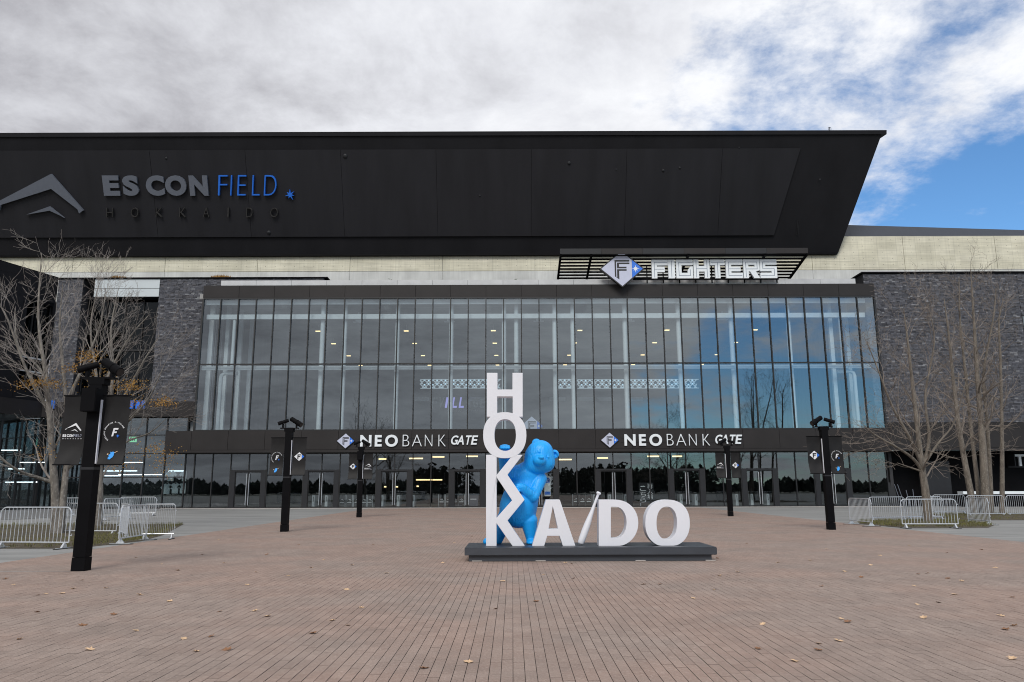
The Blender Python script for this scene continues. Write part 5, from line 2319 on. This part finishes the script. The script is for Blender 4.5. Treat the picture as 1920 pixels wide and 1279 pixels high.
def curve_path(p, d, L, n, rnd, bend, up):
    pts = [p.copy()]
    for i in range(n):
        d = (d + perp(d, rnd) * bend + Vector((0, 0, up))).normalized()
        p = p + d * (L / n)
        pts.append(p.copy())
    return pts


def branch(mb, pts, r0, r1, level, cfg, rnd, twmb):
    n = len(pts)
    rad = [r0 + (r1 - r0) * (i / (n - 1)) for i in range(n)]
    sides = 9 if r0 > .1 else 6 if r0 > .035 else 4 if r0 > .012 else 3
    (mb if level == 0 else twmb).tube(pts, rad, sides, caps=(level == 0))
    if level >= cfg['levels']:
        return
    L = sum((pts[i + 1] - pts[i]).length for i in range(n - 1))
    k = cfg['kids'][level]
    k = max(1, int(round(k * min(1.6, L / cfg['ref'][level]) + rnd.uniform(-.4, .4))))
    for c in range(k):
        f = cfg['from'][level] + (1 - cfg['from'][level]) * (c + rnd.random()) / k
        x = f * (n - 1)
        i = min(int(x), n - 2)
        p = pts[i].lerp(pts[i + 1], x - i)
        d = (pts[i + 1] - pts[i]).normalized()
        an = R(rnd.uniform(*cfg['angle']))
        nd = (d * math.cos(an) + perp(d, rnd) * math.sin(an)).normalized()
        nd = (nd + Vector(cfg.get('wind', (0, 0, 0)))).normalized()
        rr = (r0 + (r1 - r0) * f) * (rnd.uniform(.26, .46) if level == 0 else rnd.uniform(.42, .65))
        rr = max(rr, cfg['rmin'])
        LL = cfg['ref'][level + 1] * rnd.uniform(.6, 1.25) * (1.15 - .55 * f)
        q = curve_path(p, nd, LL, 5 if level < 2 else 4, rnd, cfg['bend'], cfg['up'])
        branch(mb, q, rr, max(cfg['rmin'] * .7, rr * .3), level + 1, cfg, rnd, twmb)


def smooth_path(pts, k=4):
    """Catmull-Rom through the given points"""
    P = [Vector(p) for p in pts]
    P = [P[0] * 2 - P[1]] + P + [P[-1] * 2 - P[-2]]
    out = []
    for i in range(1, len(P) - 2):
        for s in range(k):
            t_ = s / k
            a, b, c, d = P[i - 1], P[i], P[i + 1], P[i + 2]
            out.append(.5 * ((2 * b) + (c - a) * t_ + (2 * a - 5 * b + 4 * c - d) * t_ ** 2 + (3 * b - a - 3 * c + d) * t_ ** 3))
    out.append(P[-2])
    return out


def bare_tree(base, stems, cfg, seed, label, bark, twig, group=None):
    rnd = random.Random(seed)
    t = thing('bare_tree', base, label, 'tree', group)
    mb, tw = MB(), MB()
    for pts, r0, r1 in stems:
        pts = smooth_path(pts)
        pts[0].z = min(pts[0].z, -0.02) if pts[0].z < .3 else pts[0].z
        branch(mb, pts, r0, r1, 0, cfg, rnd, tw)
    mb.build('trunk', bark, t, smooth=True, auto=60)
    tw.build('crown', twig, t)
    return t


def S(Y, *uv, dy=0.0):
    """stem path through sighted points at about distance Y"""
    return [at(u, v, Y + dy * i) for i, (u, v) in enumerate(uv)]


cfgL = dict(levels=4, kids=(10, 5, 4, 2), ref=(7.0, 2.0, 1.1, .7, .4), angle=(18, 48), bend=.12, up=.05, rmin=.0046)
cfgL['from'] = (.22, .15, .2, .25)
gL = at(108, 968, 27)
base = Vector((gL.x, 27, 0))
bare_tree(base, [
    ([base, at(104, 930, 27), at(97, 840, 26.8), at(88, 720, 26.6), at(72, 600, 26.5), at(78, 475, 26.4)], .17, .010),
    ([base + Vector((.15, 0, 0)), at(120, 920, 27.1), at(128, 820, 27.3), at(118, 690, 27.4), at(112, 610, 27.5), at(118, 530, 27.6)], .135, .010),
    ([at(100, 905, 27), at(70, 895, 26.6), at(30, 880, 26.0), at(-10, 845, 25.6), at(-50, 780, 25.4)], .075, .012),
    ([at(124, 880, 27.1), at(142, 860, 27.0), at(165, 800, 26.8), at(205, 700, 26.5), at(245, 630, 26.3), at(280, 590, 26.2)], .09, .012),
    ([at(112, 800, 27.2), at(85, 760, 26.7), at(48, 690, 26.2), at(15, 600, 25.8), at(-8, 560, 25.6)], .08, .012),
    ([at(122, 760, 27.3), at(150, 700, 27.4), at(188, 610, 27.6), at(198, 540, 27.7)], .07, .010),
    ([at(98, 790, 26.8), at(80, 700, 27.2), at(35, 650, 27.8), at(28, 580, 28.0)], .06, .010),
], cfgL, 21, 'big multi-stemmed bare tree behind the nearest lamp post', M['bark_grey'], M['twig_pale'], 'bare trees by the plaza')
cfgL2 = dict(cfgL)
cfgL2['kids'] = (10, 5, 4, 2)
cfgL2['wind'] = (.22, 0, .06)
b2 = Vector((at(186, 955, 33).x, 33, 0))
bare_tree(b2, [
    ([b2, at(186, 930, 33), at(188, 860, 33), at(200, 780, 33), at(212, 700, 33), at(208, 620, 33), at(222, 540, 33)], .19, .012),
    ([at(188, 850, 33), at(220, 770, 32.6), at(262, 690, 32.2), at(298, 630, 32)], .085, .012),
    ([at(190, 830, 33), at(240, 790, 32.5), at(280, 745, 32.2), at(310, 680, 32)], .08, .012),
    ([at(190, 870, 33), at(235, 830, 32.5), at(280, 812, 32.2), at(312, 785, 32)], .06, .010),
    ([at(196, 800, 33), at(180, 700, 33.4), at(170, 610, 33.6), at(186, 530, 33.7)], .08, .012),
], cfgL2, 22, 'second bare tree with one pale trunk, sweeping right behind the nearest post', M['bark_grey'], M['twig_pale'], 'bare trees by the plaza')

# last yellow leaves hanging in flat sprays on the left trees
rnd = random.Random(5)
lv = bpy.data.objects.get('bare_tree')
g = MB()
for (u, v, w, h, n, Y) in ((75, 716, 76, 15, 420, 26.3), (165, 668, 46, 24, 240, 26.6), (135, 690, 40, 12, 110, 27), (245, 722, 50, 22, 260, 26.4), (308, 752, 40, 14, 190, 26.5), (250, 755, 34, 14, 100, 26.5), (292, 842, 60, 26, 170, 26.6), (230, 870, 60, 24, 80, 26.8), (185, 700, 70, 30, 110, 27), (305, 868, 40, 30, 90, 26.6), (85, 845, 50, 30, 60, 26.6)):
    for _ in range(n):
        uu, vv = u + rnd.gauss(0, w * .33), v + rnd.gauss(0, h * .36)
        vv += abs(uu - u) * .12
        p = at(uu, vv, Y + rnd.gauss(0, .35))
        s = Vector((rnd.gauss(0, 1), rnd.gauss(0, 1), rnd.gauss(-.5, .8))).normalized() * rnd.uniform(.035, .06)
        q = s.orthogonal().normalized() * rnd.uniform(.018, .03)
        g.add([p, p + s * .5 + q, p + s, p + s * .5 - q], [(0, 1, 2, 3)])
g.build('leaves', M['leaf_ochre'], lv)

cfgR = dict(levels=4, kids=(9, 6, 4, 3), ref=(6.0, 2.5, 1.3, .7, .4), angle=(22, 60), bend=.17, up=.03, rmin=.0055)
cfgR['from'] = (.22, .15, .2, .25)
b3 = Vector((at(1738, 965, 35).x, 35, 0))
bare_tree(b3, [
    ([b3, at(1736, 930, 35), at(1729, 880, 35), at(1722, 820, 35), at(1712, 730, 35), at(1702, 640, 35), at(1694, 580, 35)], .205, .015),
    ([at(1730, 885, 35), at(1712, 860, 34.8), at(1680, 838, 34.5), at(1640, 815, 34.2), at(1612, 790, 34.0)], .085, .012),
    ([at(1728, 870, 35), at(1705, 820, 34.8), at(1672, 760, 34.5), at(1645, 690, 34.3), at(1625, 640, 34.2)], .09, .012),
    ([at(1732, 870, 35), at(1742, 820, 35.2), at(1735, 740, 35.4), at(1752, 640, 35.5), at(1740, 570, 35.5)], .09, .012),
    ([at(1734, 868, 35), at(1760, 830, 35), at(1790, 790, 35), at(1815, 700, 35)], .07, .010),
    ([at(1728, 884, 35), at(1705, 876, 34.7), at(1682, 868, 34.5)], .05, .012),
    ([at(1740, 845, 35), at(1775, 855, 34.8), at(1800, 862, 34.5)], .04, .008),
], cfgR, 23, 'single low-branching bare tree with a thick trunk on the right', M['bark_brown'], M['twig_brown'], 'bare trees by the plaza')

cfgC = dict(levels=3, kids=(15, 6, 4), ref=(9.0, 2.3, 1.2, .6), angle=(24, 60), bend=.17, up=.03, rmin=.006)
cfgC['from'] = (.32, .2, .2)
TRK = [
    ([(1826, 958), (1820, 925), (1806, 850), (1795, 780), (1786, 700), (1778, 620), (1770, 560)], .20, 42.0, 'leaning left-hand trunk of the tall bare cluster on the right'),
    ([(1838, 956), (1832, 900), (1820, 800), (1810, 700), (1800, 600), (1798, 520)], .15, 42.8, 'second trunk from the left in the tall bare cluster'),
    ([(1848, 958), (1846, 900), (1840, 800), (1832, 700), (1826, 600), (1820, 505)], .26, 42.2, 'thickest and tallest trunk in the middle of the bare cluster'),
    ([(1858, 956), (1856, 880), (1850, 780), (1844, 700), (1862, 600), (1868, 540)], .13, 43.0, 'slim trunk right behind the thickest one of the cluster'),
    ([(1877, 952), (1879, 880), (1878, 780), (1876, 680), (1873, 600), (1882, 560)], .14, 43.6, 'slender separate trunk right of the tall bare cluster'),
]
for i, (uv, r, Y, lab) in enumerate(TRK):
    pts = [at(u, v, Y) for u, v in uv]
    pts[0].z = 0
    bare_tree(Vector((pts[0].x, Y, 0)), [(pts, r, .022)], cfgC, 31 + i, lab, M['bark_brown'], M['twig_brown'], 'bare trees by the plaza')

# dark tree belt behind the viewer, seen mirrored in the doors
rnd = random.Random(9)
g = MB()
for i in range(520):
    x = rnd.uniform(-110, 120)
    y = -58 - rnd.uniform(0, 10)
    h = rnd.uniform(2.0, 3.0) + .7 * math.sin(x * .21)
    if 6 < x < 48 or -24 < x < -10:
        h = rnd.uniform(5.2, 6.6) + .6 * math.sin(x * .33)
    w = rnd.uniform(1.6, 2.8)
    for k in range(80):
        f = rnd.random()
        a = rnd.uniform(0, 6.28)
        rr = w * (1 - f * f) * rnd.uniform(.5, 1) + .15
        p = Vector((x + rr * math.cos(a), y + rr * math.sin(a), .2 + h * f))
        s_ = Vector((math.cos(a), math.sin(a), rnd.uniform(-.5, .5))) * rnd.uniform(.3, .8)
        q = Vector((-math.sin(a), math.cos(a), 0)) * rnd.uniform(.25, .55)
        g.add([p - q, p + s_, p + q, p - s_ * .5 + Vector((0, 0, .5))], [(0, 1, 2, 3)])
tag(g.build('treeline', M['leaf_dark']), 'dark belt of conifers mirrored in the entrance glass', 'treeline', kind='stuff')


# ================================================================== fallen leaves
def leaf_mesh(seed, m):
    rnd = random.Random(seed)
    pts = [(0, -.5), (.22, -.30), (.40, -.34), (.32, -.05), (.50, .16), (.24, .20), (.18, .36), (0, .55), (-.16, .34), (-.30, .22), (-.46, .10), (-.30, -.08), (-.38, -.30), (-.18, -.30)]
    g = MB()
    k = len(pts)
    curl = rnd.uniform(.3, .9)
    vs = [(x * .9, y, curl * (x * x * .8 + y * y * .35) + rnd.uniform(0, .08)) for x, y in pts] + [(0, 0, .02)]
    g.add(vs, [(i, (i + 1) % k, k) for i in range(k)])
    g.add([(-.015, -.5, .12), (.015, -.5, .12), (.03, -.85, .02)], [(0, 1, 2)])
    me = g.mesh('fallen_leaf')
    me.materials.append(m)
    return me


LM = [leaf_mesh(i, (M['leaf_tan'], M['leaf_tan'], M['leaf_brown'])[i % 3]) for i in range(9)]
spots = [(86, 1114), (137, 1104), (71, 1116), (117, 1113), (199, 1103), (154, 1088), (70, 1148), (213, 1153), (155, 1173), (255, 1183), (168, 1219), (345, 1198), (368, 1222), (37, 1199), (318, 1128), (412, 1147), (478, 1146), (502, 1156), (262, 1116), (464, 1097), (480, 1073), (583, 1065), (255, 1046), (303, 1058), (410, 1012), (623, 1164), (678, 1140), (650, 1106), (587, 1188), (395, 1194), (425, 1219), (652, 1173), (795, 1253), (878, 1242), (929, 1142), (943, 1090), (1019, 1078), (1005, 1128), (1075, 1085), (1206, 1096), (1072, 1057), (1339, 1106), (1238, 1096), (1383, 1073), (1430, 1171), (1421, 1217), (1578, 1161), (1590, 1167), (1572, 1202), (1536, 1207), (1534, 1219), (1490, 1240), (1732, 1159), (1720, 1134), (1790, 1115), (1615, 1083), (1540, 1100), (1738, 1075), (1722, 1077), (1777, 1085), (1714, 1099), (1803, 1090), (1898, 1120), (1902, 1174), (1885, 1181), (1898, 1236), (1877, 1155), (1866, 1065), (1775, 1037), (1840, 1031), (1705, 1023), (1633, 1060), (1584, 1072), (1519, 1051), (1459, 1055), (1550, 1030), (885, 1006), (700, 1021), (760, 1030), (560, 1022), (500, 1040), (10, 1086), (25, 1097), (380, 1040), (333, 1070), (420, 1056), (725, 1075), (540, 1080), (607, 1050), (808, 1008), (852, 1018), (830, 1056), (660, 1060), (1345, 1047), (1400, 1020), (1650, 1042), (1060, 1056), (1760, 1130), (1300, 1122), (1350, 1080)]
random.seed(77)
for i, (u, v) in enumerate(spots):
    p = gnd(u, v)
    o = bpy.data.objects.new('fallen_leaf', random.choice(LM))
    s = random.uniform(.075, .12)
    o.scale = (s, s, s)
    o.location = (p.x, p.y, .002 - min(0, 0))
    o.rotation_euler = (random.gauss(0, .12), random.gauss(0, .12), random.uniform(0, 6.28))
    C.objects.link(o)
    tag(o, 'dry fallen leaf lying on the brick paving', 'leaf', 'fallen leaves on the brick paving')
